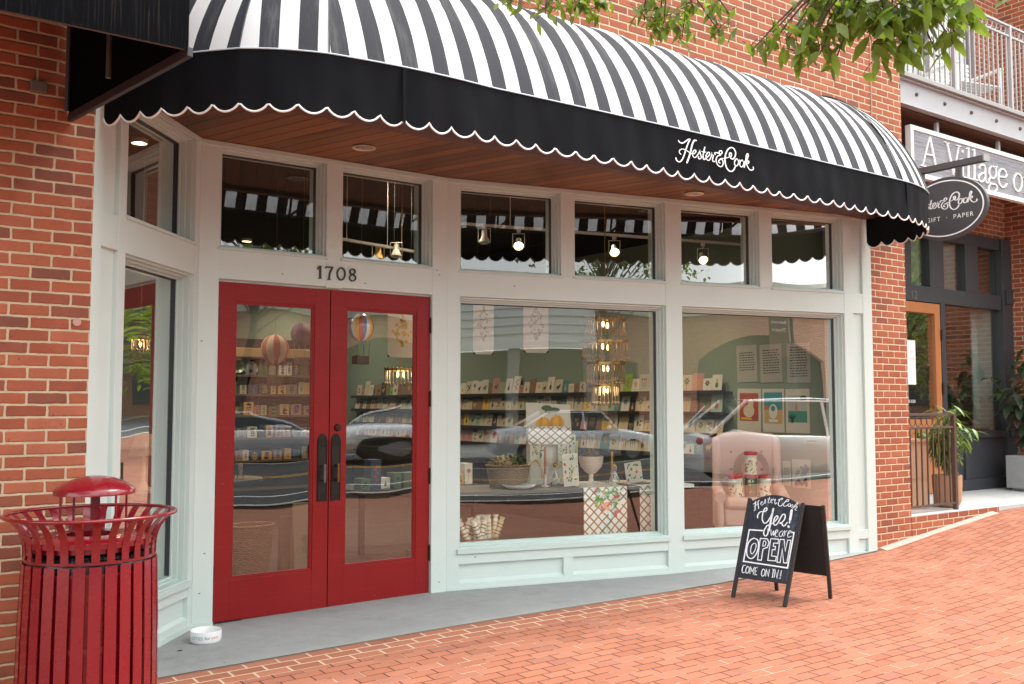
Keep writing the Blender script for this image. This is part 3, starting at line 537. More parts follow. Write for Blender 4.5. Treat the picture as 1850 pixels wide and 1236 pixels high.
def stripemat():
    t=NT('striped_canvas'); uvn=t.n('ShaderNodeUVMap',uv_map='map'); x,y,z=t.sep(uvn.outputs[0]); P=t.pos()
    f=t.m('FRACT',t.m('DIVIDE',x,.2065)); s_=t.m('GREATER_THAN',f,.5)
    wv=t.m('MULTIPLY_ADD',t.noise(P,4,3),.06,.97); wn=t.noise(t.comb(t.m('MULTIPLY',x,260),t.m('MULTIPLY',y,20),0),1,2)
    dark=t.mix(wn,(.018,.018,.023),(.042,.042,.050)); lt=t.mix(t.m('MULTIPLY',t.noise(P,2.5,5,.65),.5),(.88,.88,.88),(.82,.82,.82))
    c=t.mix(s_,dark,lt); c=t.mix(1,c,t.comb(wv,wv,wv),'MULTIPLY'); st_=t.noise(t.comb(t.m('MULTIPLY',x,7),t.m('MULTIPLY',y,.8),0),1.5,5,.7); c=t.mix(t.m('MULTIPLY',t.sstep(st_,.52,.8),.30),c,(.30,.29,.27)); t.base(c); t.rough(.8); t.b.inputs['Specular IOR Level'].default_value=.2
    tl=t.n('ShaderNodeBsdfTranslucent'); t.put(tl.inputs[0],t.mix(s_,(.0,.0,.0),(.85,.88,.92)))
    mx=t.n('ShaderNodeMixShader'); t.put(mx.inputs[0],t.m('MULTIPLY_ADD',s_,.42,.0)); t.t.links.new(t.b.outputs[0],mx.inputs[1]); t.t.links.new(tl.outputs[0],mx.inputs[2]); t.t.links.new(mx.outputs[0],t.out.inputs[0])
    t.bump(t.m('ADD',wn,t.m('MULTIPLY',t.noise(P,5,3),3)),.12,.004); return t.mat
STRIPE=stripemat()
mesh('canopy',cn,STRIPE,aw,smooth='weld',sharp=30)
DKP=plain('dark_piping',(.03,.03,.035),.6)
# seams on the corner gores
for fi in (1,2,3,4,5):
    a,_,ta,_=F[fi]
    pts=[]
    for j in range(NQ+1):
        q=PI/2*j/NQ; h,sn=prof_q(q); pts.append((a[0]+(ta[0]-a[0])*h,a[1]+(ta[1]-a[1])*h-.002,ZS+ZD*sn+.002))
    mesh('seam_piping',MB().tube(pts,.0045,6),DKP,aw,smooth=True)
# valance
def resample(p,step):
    o=[p[0]];acc=0;S_=[0]
    for a,b in zip(p,p[1:]):
        d=math.dist(a,b); S_.append(S_[-1]+d)
    n=int(S_[-1]/step); out=[];k=0
    for i in range(n+1):
        s=S_[-1]*i/n
        while k<len(p)-2 and S_[k+1]<s: k+=1
        t=(s-S_[k])/(S_[k+1]-S_[k]+1e-9); out.append((p[k][0]+(p[k+1][0]-p[k][0])*t,p[k][1]+(p[k+1][1]-p[k][1])*t,s))
    return out,S_[-1]
per,PL_=resample(perim,.0126); nsc=round(PL_/.151); per_s=PL_/nsc
va=MB(); edge=[]; NJ=7; n=len(per); vs=[]
for i,(x,y,s) in enumerate(per):
    a=per[max(i-1,0)];b=per[min(i+1,n-1)]; tx,ty=b[0]-a[0],b[1]-a[1]; l=math.hypot(tx,ty); nx,ny=ty/l,-tx/l
    lobe=abs(math.sin(PI*s/per_s))**.62; zb=3.168-.052*lobe
    for j in range(NJ+1):
        t=j/NJ; z=ZS-.004+(zb-ZS+.004)*t; wv=.013*math.sin(s*2.3+1)*t+.008*math.sin(s*5.9)*t+.006*math.sin(s*17+.8*math.sin(s*3))*t*t+.004*math.sin(s*29+2*t)*(1-t)*t*4+.012*t*t*(math.sin(s*1.1)**2)
        vs.append((x+nx*wv,y+ny*wv,z))
    edge.append((x+nx*(wv+.001),y+ny*(wv+.001),zb))
va.add(vs,[(i*(NJ+1)+j,(i+1)*(NJ+1)+j,(i+1)*(NJ+1)+j+1,i*(NJ+1)+j+1) for i in range(n-1) for j in range(NJ)])
CANVAS=plain('charcoal_canvas',(.0065,.0065,.008),.9,0,.15,3,.35,350,spec=.10)
vo=mesh('valance',va,CANVAS,aw,smooth=True,sharp=80)
mesh('scallop_piping',MB().tube(edge,.0058,6),WHITETRIM,vo,smooth=True)
mesh('top_piping',MB().tube([(x+0,y-.004,ZS-.001) for x,y,s in per[::3]],.0045,6),plain('pale_blue_piping',(.45,.55,.60),.5),vo,smooth=True)
for px in (2.62,7.50):   # stitched vertical seams of the valance
    vs_=MB()
    i=min(range(n),key=lambda k:abs(per[k][0]-px)+abs(per[k][1]-4.7)); x,y,s=per[i]
    vs_.box(x-.012,x+.012,y-.0125,y-.003,3.14,ZS-.008)
    mesh('valance_seam',vs_,CANVAS,vo,bevel=.004)
lg=MB(); LM=frameM((5.10,4.617,3.277),(1,0,0),(0,0,1))
for w_,p in LOGO: stroke(lg,LM,[(a/1000,b/1000) for a,b in p],.0085*w_,.0015,cal=.45)
mesh('lettering',lg,plain('white_lettering',(.82,.82,.82),.5),vo,label='white script lettering Hester&Cook on the black valance')
fm=MB()
fm.tube([(x,y+.03,ZS-.03) for x,y,s in per[::12]],.014,8)
for u_ in (2.5,3.75,5.0,6.25,7.5):
    fm.tube([(u_,4.74,ZS-.03),(u_+.25,5.2,ZS+.20),(u_+.5,5.69,ZS+.42)],.013,8)
    fm.tube([(u_,4.74+.93*prof_q(PI/2*j/8)[0],ZS-.05+(ZD-.06)*prof_q(PI/2*j/8)[1]) for j in range(9)],.012,8)
mesh('awning_frame',fm,plain('frame_tube',(.05,.045,.045),.5,.5),aw,smooth=True)
# ------------------------------------------------------------------ black awning of the shop on the left
ba=thing('black_awning','plain black canvas awning on a riveted tube frame above the left brick wall','awning',(-1,5.7,3.15))
A_=(1.075,5.69);B_=(1.30,4.29); zb=3.15
bm_=MB()
def prof(k): # quarter profile
    return [(0,0),(0,.30),(.10,.75),(.35,1.15),(.75,1.45),(1.4,1.6)]
pr=prof(0)
for (x0,x1) in ((-5.,1.30),):
    vs=[]; 
    for x in (x0,x1):
        for d,z in pr: vs.append((x if x<0 else 1.30-(d/1.4)*.225,4.29+d,zb+z))
    m=len(pr); bm_.add(vs,[(j,j+1,m+j+1,m+j) for j in range(m-1)])
t=NT('streaked_black_canvas'); P=t.pos(); x,y,z=t.sep(P)
st=t.noise(t.comb(t.m('MULTIPLY',x,75),t.m('MULTIPLY',z,2.2),0),1,4,.7); t.base(t.mix(t.sstep(st,.5,.72),(.003,.003,.004),(.020,.018,.016))); t.rough(.85); t.bump(st,.3,.003); t.b.inputs['Specular IOR Level'].default_value=.04; STREAK=t.mat
mesh('canopy',bm_,STREAK,ba,smooth=True)
sp=MB(); vs=[(1.30-(d/1.4)*.225,4.29+d,zb+z) for d,z in pr]+[(1.075,5.69,zb)]
sp.add(vs,[tuple(range(len(vs)))]); mesh('side_panel',sp,BLACKFAB,ba)
fb=MB(); fb.tube([(-5,4.31,zb+.012),(1.29,4.31,zb+.012)],.012,8)
vx=Vector((1.075-1.30,5.69-4.29,0)).normalized(); nx_=Vector((vx.y,-vx.x,0))
mesh('hem',MB().tbox(frameM((1.302,4.29,zb-.03),vx,(0,0,1)),0,1.42,0,.045,-.006,.02),plain('hem_strip',(.02,.016,.018),.5,0,.2,20),ba,bevel=.003)
for k in range(7): fb.ball(tuple(Vector((1.312,4.29,zb-.007))+vx*(.12+.195*k)),.007,n=4)
fb.tube([(1.06,5.66,zb+.02),(1.06,5.66,zb+1.5)],.014,6); fb.tube([(.40,4.32,zb+.02),(.40,5.65,zb+.3)],.013,6); fb.tube([(1.10,4.9,zb),(1.10,4.9,zb+1.4)],.013,6)
fb.tube([(.98,5.66,zb+1.0),(1.0,4.5,zb+1.15)],.013,6)
mesh('frame',fb,plain('grey_tube',(.10,.09,.09),.5,.5),ba,smooth=True)
mesh('bracket',MB().box(.88,.96,5.66,5.699,zb+.10,zb+.16),plain('bracket_steel',(.2,.17,.15),.6,.5),ba,bevel=.003)
# ------------------------------------------------------------------ pixel -> point on a real plane of the place
_s,_c=math.sin(TH),math.cos(TH)
def ray(x,y):
    a=(x-925)/FPX; b=-(y-618)/FPX; f=math.cos(PITCH)-b*math.sin(PITCH); z=math.sin(PITCH)+b*math.cos(PITCH)
    return Vector((a*_c+f*_s,-a*_s+f*_c,z))
EYEV=Vector((0,0,EYE))
def at(x,y,P0,n):
    d=ray(x,y); n=Vector(n); return EYEV+d*((Vector(P0)-EYEV).dot(n)/d.dot(n))
def at_v(x,y,v): return at(x,y,(0,v,0),(0,1,0))
def at_u(x,y,u): return at(x,y,(u,0,0),(1,0,0))
def at_z(x,y,z): return at(x,y,(0,0,z),(0,0,1))
def at_w(x,y,d,S=None):
    S=S or SW; p=S.a+S.n*d; return at(x,y,p,S.n)
def sw(x,y,d,S=None):
    S=S or SW; q=at_w(x,y,d,S)-S.a; return q.dot(S.e),q.z
# ------------------------------------------------------------------ litter bin
bc=at_z(166,927,1.02); bx,by=bc.x,bc.y; gz=G(bx,by)
bn=thing('litter_bin','glossy dark red slatted metal litter bin with flared rim and domed rain cap','bin',(bx,by,gz))
ZR=1.02; RR=.392; zn=ZR-.20
flare=[(.305,zn),(.306,zn+.05),(.312,zn+.09),(.328,zn+.13),(.355,zn+.165),(.385,zn+.193)]
NS=28
up_=MB(); lo_=MB()
def slat(mb,prof_,a,w,th=.006):
    vs=[]
    for r_,z in prof_:
        for dr in (0,th):
            for sgn in (-1,1):
                an=a+sgn*w/2/ r_; vs.append((bx+(r_-dr)*math.cos(an),by+(r_-dr)*math.sin(an),z))
    m=len(prof_)
    fs=[]
    for i in range(m-1):
        q=4*i; fs+=[(q,q+1,q+5,q+4),(q+2,q+6,q+7,q+3),(q,q+4,q+6,q+2),(q+1,q+3,q+7,q+5)]
    fs+=[(0,2,3,1),(4*m-4,4*m-3,4*m-1,4*m-2)]; mb.add(vs,fs)
sf=smoothpts(flare,3)
for k in range(NS):
    a=2*PI*(k+.35)/NS
    s_=MB(); slat(s_,sf,a,.036); mesh('flared_slat',s_,BINRED,bn,smooth=True)
    s_=MB(); slat(s_,[(.326,gz+.06),(.320,gz+.5),(.311,zn-.02)],a,.054); mesh('slat',s_,BINRED,bn,smooth=True)
ring=lambda r_,z,q,n=48:[(bx+r_*math.cos(2*PI*k/n),by+r_*math.sin(2*PI*k/n),z) for k in range(n+1)]
mesh('rim',MB().tube(ring(RR,ZR,0,64),.0095,10),BINRED,bn,smooth=True)
for r_,z_,h_ in ((.302,zn-.012,.012),(.304,zn+.06,.025),(.302,gz+.05,.04),(.302,.40,.03)):
    mesh('band',MB().lathe([(r_,z_),(r_,z_+h_),(r_-.01,z_+h_),(r_-.01,z_),(r_,z_)],(bx,by,0),48),BINRED,bn,smooth=True)
ln=MB(); nn=96; 
ln.lathe([(.001,gz+.06),(.290,gz+.06),(.300,gz+.1),(.296,zn-.075),(.300,zn-.07),(.300,zn-.055),(.285,zn-.055),(.262,zn-.2)],(bx,by,0),nn); mesh('liner',ln,BINRED,bn,smooth=True)
cpn=MB(); cpn.lathe([(.285,zn+.035),(.287,zn+.075),(.24,zn+.095),(.12,zn+.10),(.118,zn+.02)],(bx,by,0),40); mesh('inner_lid',cpn,BINRED,bn,smooth=True)
bag=MB(); rnd=random.Random(3); m_=80
pr_=[(.290,zn-.075),(.296,zn-.045),(.293,zn-.01),(.27,zn+.01),(.2,zn-.04)]
bag.v=[(bx+(r_+rnd.uniform(-.006,.006))*math.cos(2*PI*k/m_),by+(r_+rnd.uniform(-.006,.006))*math.sin(2*PI*k/m_),z+rnd.uniform(-.009,.009)) for r_,z in pr_ for k in range(m_)]
bag.f=[(i*m_+k,i*m_+(k+1)%m_,(i+1)*m_+(k+1)%m_,(i+1)*m_+k) for i in range(len(pr_)-1) for k in range(m_)]; bag.m=[0]*len(bag.f)
mesh('bin_bag',bag,plain('black_bin_bag',(.012,.012,.016),.22,0,.2,20,.5,60),bn,smooth=True)
kd=at_u; cap=MB(); ct=ZR+.115
cap.lathe([(.001,ct+.070),(.04,ct+.068),(.09,ct+.058),(.145,ct+.036),(.180,ct+.012),(.190,ct+.002),(.190,ct-.020),(.184,ct-.020),(.182,ct)],(bx+.01,by-.005,0),48)
mesh('rain_cap',cap,BINRED,bn,smooth=True,sharp=50)
pp=MB()
for a,w in ((R(20),.012),(R(110),.012),(R(200),.012),(R(290),.012),):
    x,y=bx+.01+.178*math.cos(a),by-.005+.178*math.sin(a); pp.tube([(x,y,ct),(x-.0,y,zn+.09)],.006,8)
pp.box(bx-.006,bx+.034,by-.015,by+.012,zn+.08,ct+.05)
mesh('cap_post',pp,BINRED,bn,smooth=True)
stp=at_z(210,1124,.5); 
stk=MB(); an=math.atan2(-by,-bx)+R(17); 
for dz,da in ((.0,0),): stk.prism(frameM((bx+.3135*math.cos(an),by+.3135*math.sin(an),.52),(-math.sin(an),math.cos(an),0),(0,0,1)),[(-.008,-.022),(.004,-.026),(.009,.018),(-.003,.024)],0,.001)
mesh('torn_sticker',stk,plain('sticker_paper',(.65,.6,.62),.4),bn)
# ------------------------------------------------------------------ pet bowl
pb=at_z(366,1164,.01); px_,py_=pb.x+.03,pb.y+.03
BR_=.100
bowl=thing('pet_bowl','round white ceramic pet water bowl with blue and red printed words on the concrete step','bowl',(px_,py_,ga(px_)+.006))
z0=ga(px_)+.007
mesh('bowl_body',MB().lathe([(.001,z0),(BR_*.92,z0),(BR_*.97,z0+.005),(BR_,z0+.02),(BR_*1.0,z0+.070),(BR_*.985,z0+.0745),(BR_*.955,z0+.070),(BR_*.93,z0+.025),(BR_*.8,z0+.015),(.001,z0+.013)],(px_,py_,0),48),plain('white_ceramic',(.80,.80,.79),.18,0,.02,3,coat=.5),bowl,smooth=True)
def text_mesh(body,size,mapf,mat,root,name='lettering',spacing=1.0,label=None,cut=None):
    cu=bpy.data.curves.new('t','FONT'); cu.body=body; cu.size=size; cu.space_character=spacing; cu.align_x='CENTER'; cu.resolution_u=3
    ob=bpy.data.objects.new('t',cu); col.objects.link(ob); me=bpy.data.meshes.new_from_object(ob)
    b=bmesh.new(); b.from_mesh(me); bmesh.ops.subdivide_edges(b,edges=[e for e in b.edges if e.calc_length()>size*.3],cuts=2)
    mb=MB(); mb.v=[tuple(mapf(v.co.x,v.co.y)) for v in b.verts]; mb.f=[tuple(v.index for v in f.verts) for f in b.faces]; mb.m=[0]*len(mb.f); b.free()
    bpy.data.objects.remove(ob); bpy.data.curves.remove(cu)
    return mesh(name,mb,mat,root,label=label,smooth='raw')
a0=math.atan2(-py_,-px_)+R(2)
cyl=lambda x,y,dz,k: (px_+(BR_+.0006)*math.cos(a0+(x+k)/BR_),py_+(BR_+.0006)*math.sin(a0+(x+k)/BR_),z0+dz+y)
INKB=plain('blue_ink',(.10,.32,.46),.4); INKG=plain('grey_ink',(.12,.12,.15),.4); INKR=plain('red_ink',(.62,.10,.09),.4)
text_mesh('CITIES',.030,lambda x,y:cyl(x,y,.028,-.062),INKB,bowl); text_mesh('for',.031,lambda x,y:cyl(x,y,.029,.008),INKG,bowl); text_mesh('pets',.031,lambda x,y:cyl(x,y,.030,.058),INKR,bowl)
lv=MB(); q=at_z(325,1181,0); lv.disc(frameM((q.x,q.y,ga(q.x)+.0095),(1,.2,0),(-.2,1,0)),.017,.010,10,0,.002)
solo('dark_disc',lv,BLACK,'tiny dark flat disc on the concrete left of the pet bowl','litter',(q.x,q.y,ga(q.x)+.009))  # flat black disc beside the bowl
# ------------------------------------------------------------------ chalkboard A-frame
FL,FR_,BRr,BL_=Vector((5.960,5.274,0)),Vector((6.048,4.836,0)),Vector((6.578,4.820,0)),Vector((6.471,5.250,0))
for q in (FL,FR_,BRr,BL_): q.z=G(q.x,q.y)
sg=thing('chalkboard_sign','black folding A-frame chalkboard sign reading Yes! we are OPEN on the brick pavement','sign',((FL.x+BRr.x)/2,(FL.y+BRr.y)/2,FL.z))
e_=Vector((.1961,-.9806,0)); up=Vector((.3068,.0614,.9498)).normalized(); Mo=(FL+FR_)/2; AM=frameM(Mo,e_,up)
BOARD=NT('chalkboard'); P=BOARD.obj(); x,y,z=BOARD.sep(P)
sm_=BOARD.noise(BOARD.comb(BOARD.m('MULTIPLY',x,9),BOARD.m('MULTIPLY',y,9),BOARD.m('MULTIPLY',z,3.5)),2,6,.75)
BOARD.base(BOARD.mix(BOARD.sstep(sm_,.50,.80),(.016,.020,.034),(.13,.15,.22))); BOARD.rough(.75)
FRAMEB=plain('worn_black_wood',(.022,.020,.021),.6,0,.3,20,.3,80,dirt=(45,.72,(.14,.12,.11)))
lg=MB()
lg.prism(AM,[(-.237,-.003),(-.209,-.003),(-.186,.815),(-.212,.815)],-.022,.003); mesh('leg',lg,FRAMEB,sg,bevel=.002)
lg=MB(); lg.prism(AM,[(.209,-.003),(.238,-.003),(.278,.808),(.251,.808)],-.022,.003); mesh('leg',lg,FRAMEB,sg,bevel=.002)
bd=MB(); arc=[(-.196+.452*t,.765+.085*math.sin(PI*t)**.75) for t in [i/14 for i in range(15)]][::-1]
bd.prism(AM,[(-.204,.187),(.2215,.187)]+[(.252,.765)]+arc[1:-1]+[(-.189,.765)],-.016,-.004); mesh('chalkboard',bd,BOARD.mat,sg)
ed=MB()
tp=[(p[0],p[1]) for p in arc]
mesh('top_rail',MB().tube([AM@Vector((a,b,-.010)) for a,b in tp],.008,6),FRAMEB,sg); mesh('bottom_rail',MB().prism(AM,[(-.206,.170),(.222,.170),(.222,.187),(-.206,.187)],-.02,.0),FRAMEB,sg)
e2=(BRr-BL_).normalized(); Mb=(BRr+BL_)/2; topc=AM@Vector((.03,.80,-.03)); up2=(topc-Mb); up2=(up2-e2*up2.dot(e2)).normalized(); BM=frameM(Mb,e2,up2); hl=(topc-Mb).length
for xa,xb in ((-.237,-.205),(.215,.255)):
    lg=MB(); lg.prism(BM,[(xa,-.003),(xa+.028,-.003),(xb+.022,hl),(xb-.006,hl)],-.022,.0); mesh('leg',lg,FRAMEB,sg,bevel=.002)
lg=MB(); lg.prism(BM,[(-.21,.19),(.228,.19),(.25,hl-.01),(-.19,hl-.01)],-.018,-.004); mesh('back_board',lg,plain('back_board',(.008,.007,.007),.8,0,.3,20),sg)
lg=MB(); lg.tube([AM@Vector((-.19,.80,-.01)),AM@Vector((-.19,.80,-.05))],.007,8); lg.tube([AM@Vector((.262,.795,-.01)),AM@Vector((.262,.795,-.05))],.007,8); mesh('hinge',lg,DARKMETAL,sg)
ck=MB()
for i_,(w_,p) in enumerate(CHALK): stroke(ck,frameM(AM@Vector((0,0,-.0035)),e_,up),[(a/1000,b/1000) for a,b in p],abs(w_)/1000*(.70 if i_<14 else 1.0),.0008,smooth=w_>0,cal=.35 if w_>0 else 0)
CH=NT('white_chalk'); CH.base(CH.ramp(CH.noise(CH.obj(),90,4,.7),[(.3,(.55,.60,.66)),(.55,(.85,.87,.88))])); CH.rough(.9)
mesh('chalk_lettering',ck,CH.mat,sg,label='white chalk lettering Hester&Cook, Yes! we are OPEN, COME ON IN!')
# ------------------------------------------------------------------ oval blade sign on the pillar
os_=thing('oval_blade_sign','dark grey oval hanging sign with white ring and script on the brick pillar','sign',(8.95,5.69,3.16))
SGREY=plain('slate_sign_paint',(.055,.052,.058),.5,0,.08,8)
OM=frameM((8.935,5.11,3.475),(0,-1,0),(0,0,1))   # faces -x
ov=MB(); n=48; P1=[(.425*math.cos(2*PI*k/n),.31*math.sin(2*PI*k/n)) for k in range(n)]; ov.prism(OM,P1,-.045,0); mesh('oval_board',ov,SGREY,os_,bevel=.003)
rg=MB(); vs=[];
for k in range(64):
    a=2*PI*k/64
    for f_,z in ((1,0),(1,.004),(0,.004),(0,0)): vs.append(OM@Vector(((.382+.012*f_)*math.cos(a),(.266+.012*f_)*math.sin(a),z)))
rg.add(vs,[(4*k+j,4*((k+1)%64)+j,4*((k+1)%64)+j+1,4*k+j+1) for k in range(64) for j in range(3)])
SWH=plain('sign_white',(.80,.79,.78),.5); mesh('ring',rg,SWH,os_)
lo=MB(); L2=frameM((8.935,5.157,3.50),(0,-1,.0),(0,0,1))
for w_,p in LOGO: stroke(lo,L2,[(a/1000*.905,b/1000*.95) for a,b in p],.0095*w_,.003,cal=.5)
mesh('script_lettering',lo,SWH,os_)
text_mesh('GIFT  ·  PAPER',.062,lambda x,y:OM@Vector((x+.045,y-.115,.003)),SWH,os_,spacing=1.25)
bk=MB(); bk.box(8.915,8.985,4.70,5.698,3.865,3.925); bk.box(8.925,8.960,4.93,4.99,3.74,3.866); bk.box(8.925,8.960,5.32,5.38,3.74,3.866)
mesh('bracket_arm',bk,plain('bracket_grey',(.085,.082,.085),.5,.3),os_,bevel=.003)
bk=MB(); bk.box(8.90,9.0,4.685,4.70,3.862,3.93); bk.box(8.88,9.02,5.685,5.699,3.80,3.99); mesh('end_plate',bk,plain('end_plate',(.3,.29,.28),.5,.3),os_,bevel=.002)
# ------------------------------------------------------------------ the neighbour: recessed dark shopfront with a balcony above
nbd=thing('neighbour_building','brick building on the right with a recessed dark grey shopfront and a balcony above','building',(11.4,6.92,.37))
NV=6.92
RED2=[(.16,.045,.025),(.24,.066,.036),(.28,.08,.04),(.25,.075,.038)]
nw=MB(); nw.box(9.17,10.4,NV,NV+.2,4.9,12.5); nw.box(12.86,13.9,NV,NV+.2,4.9,12.5); nw.box(10.4,12.86,NV,NV+.2,7.1,12.5); nw.box(9.17,13.62,NV,NV+.2,3.86,4.8)
mesh('back_wall',nw,BRICKW,nbd)
nw=MB(); nw.box(13.62,13.9,5.7,NV,.3,12.5); mesh('side_wall',nw,BRICKS,nbd); mesh('far_wall',MB().box(13.9,26,5.7,5.9,-.2,12.5),BRICKW,nbd)
mesh('patio_floor',MB().hexa([(9.17,5.70,.1),(13.62,5.70,.1),(13.62,6.95,.1),(9.17,6.95,.1),(9.17,5.70,.405),(13.62,5.70,.385),(13.62,6.95,.41),(9.17,6.95,.42)]),CONC2,nbd)
pb_=MB(); pb_.box(9.17,10.9,5.694,5.72,.05,.395); mesh('patio_brick_edge',pb_,BRICKW,nbd)
mesh('edge_mortar',MB().hexa([(8.60,5.62,.11),(10.75,5.62,.33),(10.75,5.70,.33),(8.60,5.70,.11),(8.60,5.62,.118),(10.75,5.62,.343),(10.75,5.70,.360),(8.60,5.70,.136)]),plain('pink_mortar',(.52,.32,.27),.9,0,.15,20),nbd)
# dark timber front
ft=MB(); F0,F1=NV-.06,NV+.08
def nb(mb,x0,x1,z0,z1,y0=F0,y1=F1,m=0): mb.box(x0,x1,y0,y1,z0,z1,m)
nb(ft,9.17,9.5,.4,3.86); nb(ft,10.62,10.72,.4,3.06); nb(ft,11.83,11.93,.4,3.06); nb(ft,13.36,13.62,.4,3.86,F0-.03)
nb(ft,9.5,13.36,2.86,3.06,F0-.002); nb(ft,9.5,13.36,3.70,3.86,F0-.002)
for a in (10.85,11.60,12.46,): nb(ft,a,a+.33,3.06,3.70,F0,F1)
nb(ft,9.5,10.0,3.06,3.70); 
nb(ft,11.93,13.36,1.10,1.19,F0-.012); nb(ft,11.93,13.36,.41,.56,F0-.008); nb(ft,11.93,13.36,.56,1.10,F0+.03); nb(ft,12.33,12.45,.56,1.10,F0-.001); nb(ft,9.5,10.62,.41,1.1)
nb(ft,13.42,13.60,.41,.62,F0-.06,F0-.03); nb(ft,13.42,13.60,1.1,1.25,F0-.06,F0-.03); nb(ft,13.42,13.60,2.95,3.15,F0-.06,F0-.03)
mesh('dark_shopfront_frame',ft,BLACK,nbd,bevel=.004)
wd=MB(); OR=plain('orange_brown_door',(.43,.16,.055),.45,0,.12,3)
wd.box(10.72,10.83,F0+.01,F1-.03,.43,2.85); wd.box(11.70,11.825,F0+.01,F1-.03,.43,2.85); wd.box(10.83,11.70,F0+.011,F1-.03,2.72,2.85); wd.box(10.83,11.70,F0+.011,F1-.03,.43,1.36)
dn=mesh('door',wd,OR,nbd,bevel=.004)
g=MB(); g.box(10.83,11.70,NV-.01,NV-.004,1.36,2.72); mesh('pane',g,GLASS2,dn)
hn=MB()
for z in (2.45,1.75,1.05): hn.box(11.815,11.845,F0-.008,F0+.008,z-.07,z+.07)
mesh('hinge',hn,HINGE,dn)
g=MB(); g.box(11.93,13.36,NV+.0,NV+.006,1.19,2.86); mesh('shop_window_pane',g,GLASS2,nbd)
for a,b in ((11.18,11.60),(11.93,12.46),(12.79,13.36),(10.0,10.85)): mesh('transom_pane',MB().box(a,b,NV+.0,NV+.006,3.06,3.70),GLASS2,nbd)
rv=MB(); RV=plain('pale_reveal',(.42,.46,.44),.5)
for a in (11.60,12.46,13.36): rv.box(a-.02,a-.004,NV+.09,NV+.30,1.19 if a>13 else 3.06,2.86 if a>13 else 3.70)
for a in (11.60,12.46,13.30): rv.box(a-.14,a-.02,NV+.28,NV+.30,3.06,3.70)
rv.box(13.20,13.36,NV+.28,NV+.30,1.19,2.86); rv.box(11.46,11.60,NV+.28,NV+.30,.5,2.8)
mesh('window_reveal',rv,RV,nbd)
nr=MB(); nr.box(9.2,14.6,9.4,9.5,.4,4.2); nr.box(9.2,14.6,7.25,9.4,.38,.40); nr.box(9.2,14.6,7.25,9.4,3.95,4.0); nr.box(14.5,14.6,7.25,9.4,.4,4.); nr.box(9.17,9.2,7.25,9.4,.4,4.)
mesh('interior_brick_wall',nr,brick('faded_interior_brick',0,[(.26,.21,.16),(.33,.27,.21)],(.42,.38,.32)),nbd)
text_mesh('12',.15,lambda x,y:Vector((11.22+x,F0-.006,2.885+y)),plain('grey_number',(.16,.16,.16),.5,.4),nbd,name='house_number')
pa=MB(); pa.box(11.02,11.29,NV-.016,NV-.012,1.80,2.36); mesh('paper_notice',pa,plain('white_paper',(.82,.82,.80),.7),nbd)
for i,(tx,sz) in enumerate((('VILLAGE',.05),('FLOWERS',.05),)): text_mesh(tx,sz,lambda x,y,i=i:Vector((11.16+x,NV-.0175,2.20-.09*i+y)),plain('faint_ink',(.6,.6,.62),.7),nbd,name='notice_lettering')
text_mesh('8-3030',.055,lambda x,y:Vector((11.19+x,NV-.0125,1.57+y)),SWH,nbd,name='door_lettering')
# balcony
bl=MB(); bl.box(9.172,13.62,5.78,5.80,4.75,5.04); bl.box(9.172,13.62,5.74,5.78,5.03,5.045); bl.box(9.172,13.62,5.72,5.80,4.745,4.757)
mesh('steel_beam',bl,GREYSTEEL,nbd,bevel=.003)
bt=MB()
for k in range(7): bt.ball((9.60+.56*k,5.776,4.92),.022,n=6)
mesh('bolt',bt,plain('bolt_steel',(.12,.10,.09),.5,.6),nbd,smooth=True)
mesh('balcony_deck',MB().box(9.172,13.62,5.70,6.92,5.05,5.09),plain('balcony_deck',(.30,.28,.27),.7),nbd)
mesh('balcony_soffit',MB().box(9.172,13.62,5.80,6.92,4.72,4.74),wood('balcony_soffit_boards',(.12,.04,.015),(.05,.017,.007),.14,(1,.02),.6),nbd)
dr=MB(); 
for a,b in ((10.4,10.52),(11.55,11.72),(12.74,12.86)): dr.box(a,b,NV-.05,NV+.05,5.09,7.1)
dr.box(10.4,12.86,NV-.048,NV+.05,6.98,7.1); bd_=mesh('balcony_door_frame',dr,plain('taupe_frame',(.16,.15,.15),.5),nbd,bevel=.003)
dr=MB(); dr.box(10.52,11.55,NV,NV+.03,5.09,6.98); dr.box(11.72,12.74,NV,NV+.03,5.09,6.98); mesh('balcony_door_panel',dr,plain('pale_blind',(.58,.60,.56),.6),bd_)
dr=MB()
for z in (5.5,6.2): dr.box(10.52,11.55,NV-.01,NV-.001,z,z+.02); dr.box(11.72,12.74,NV-.01,NV-.001,z,z+.02)
dr.box(11.02,11.05,NV-.01,NV-.001,5.09,6.98); mesh('glazing_bar',dr,BLACK,bd_)
sd_=MB()
for k in range(26): sd_.box(9.2,10.38,NV-.03-(k%2)*.0,NV-.004,5.1+.085*k,5.1+.085*k+.078)
mesh('lap_siding',sd_,plain('pale_siding',(.58,.56,.52),.6),nbd)
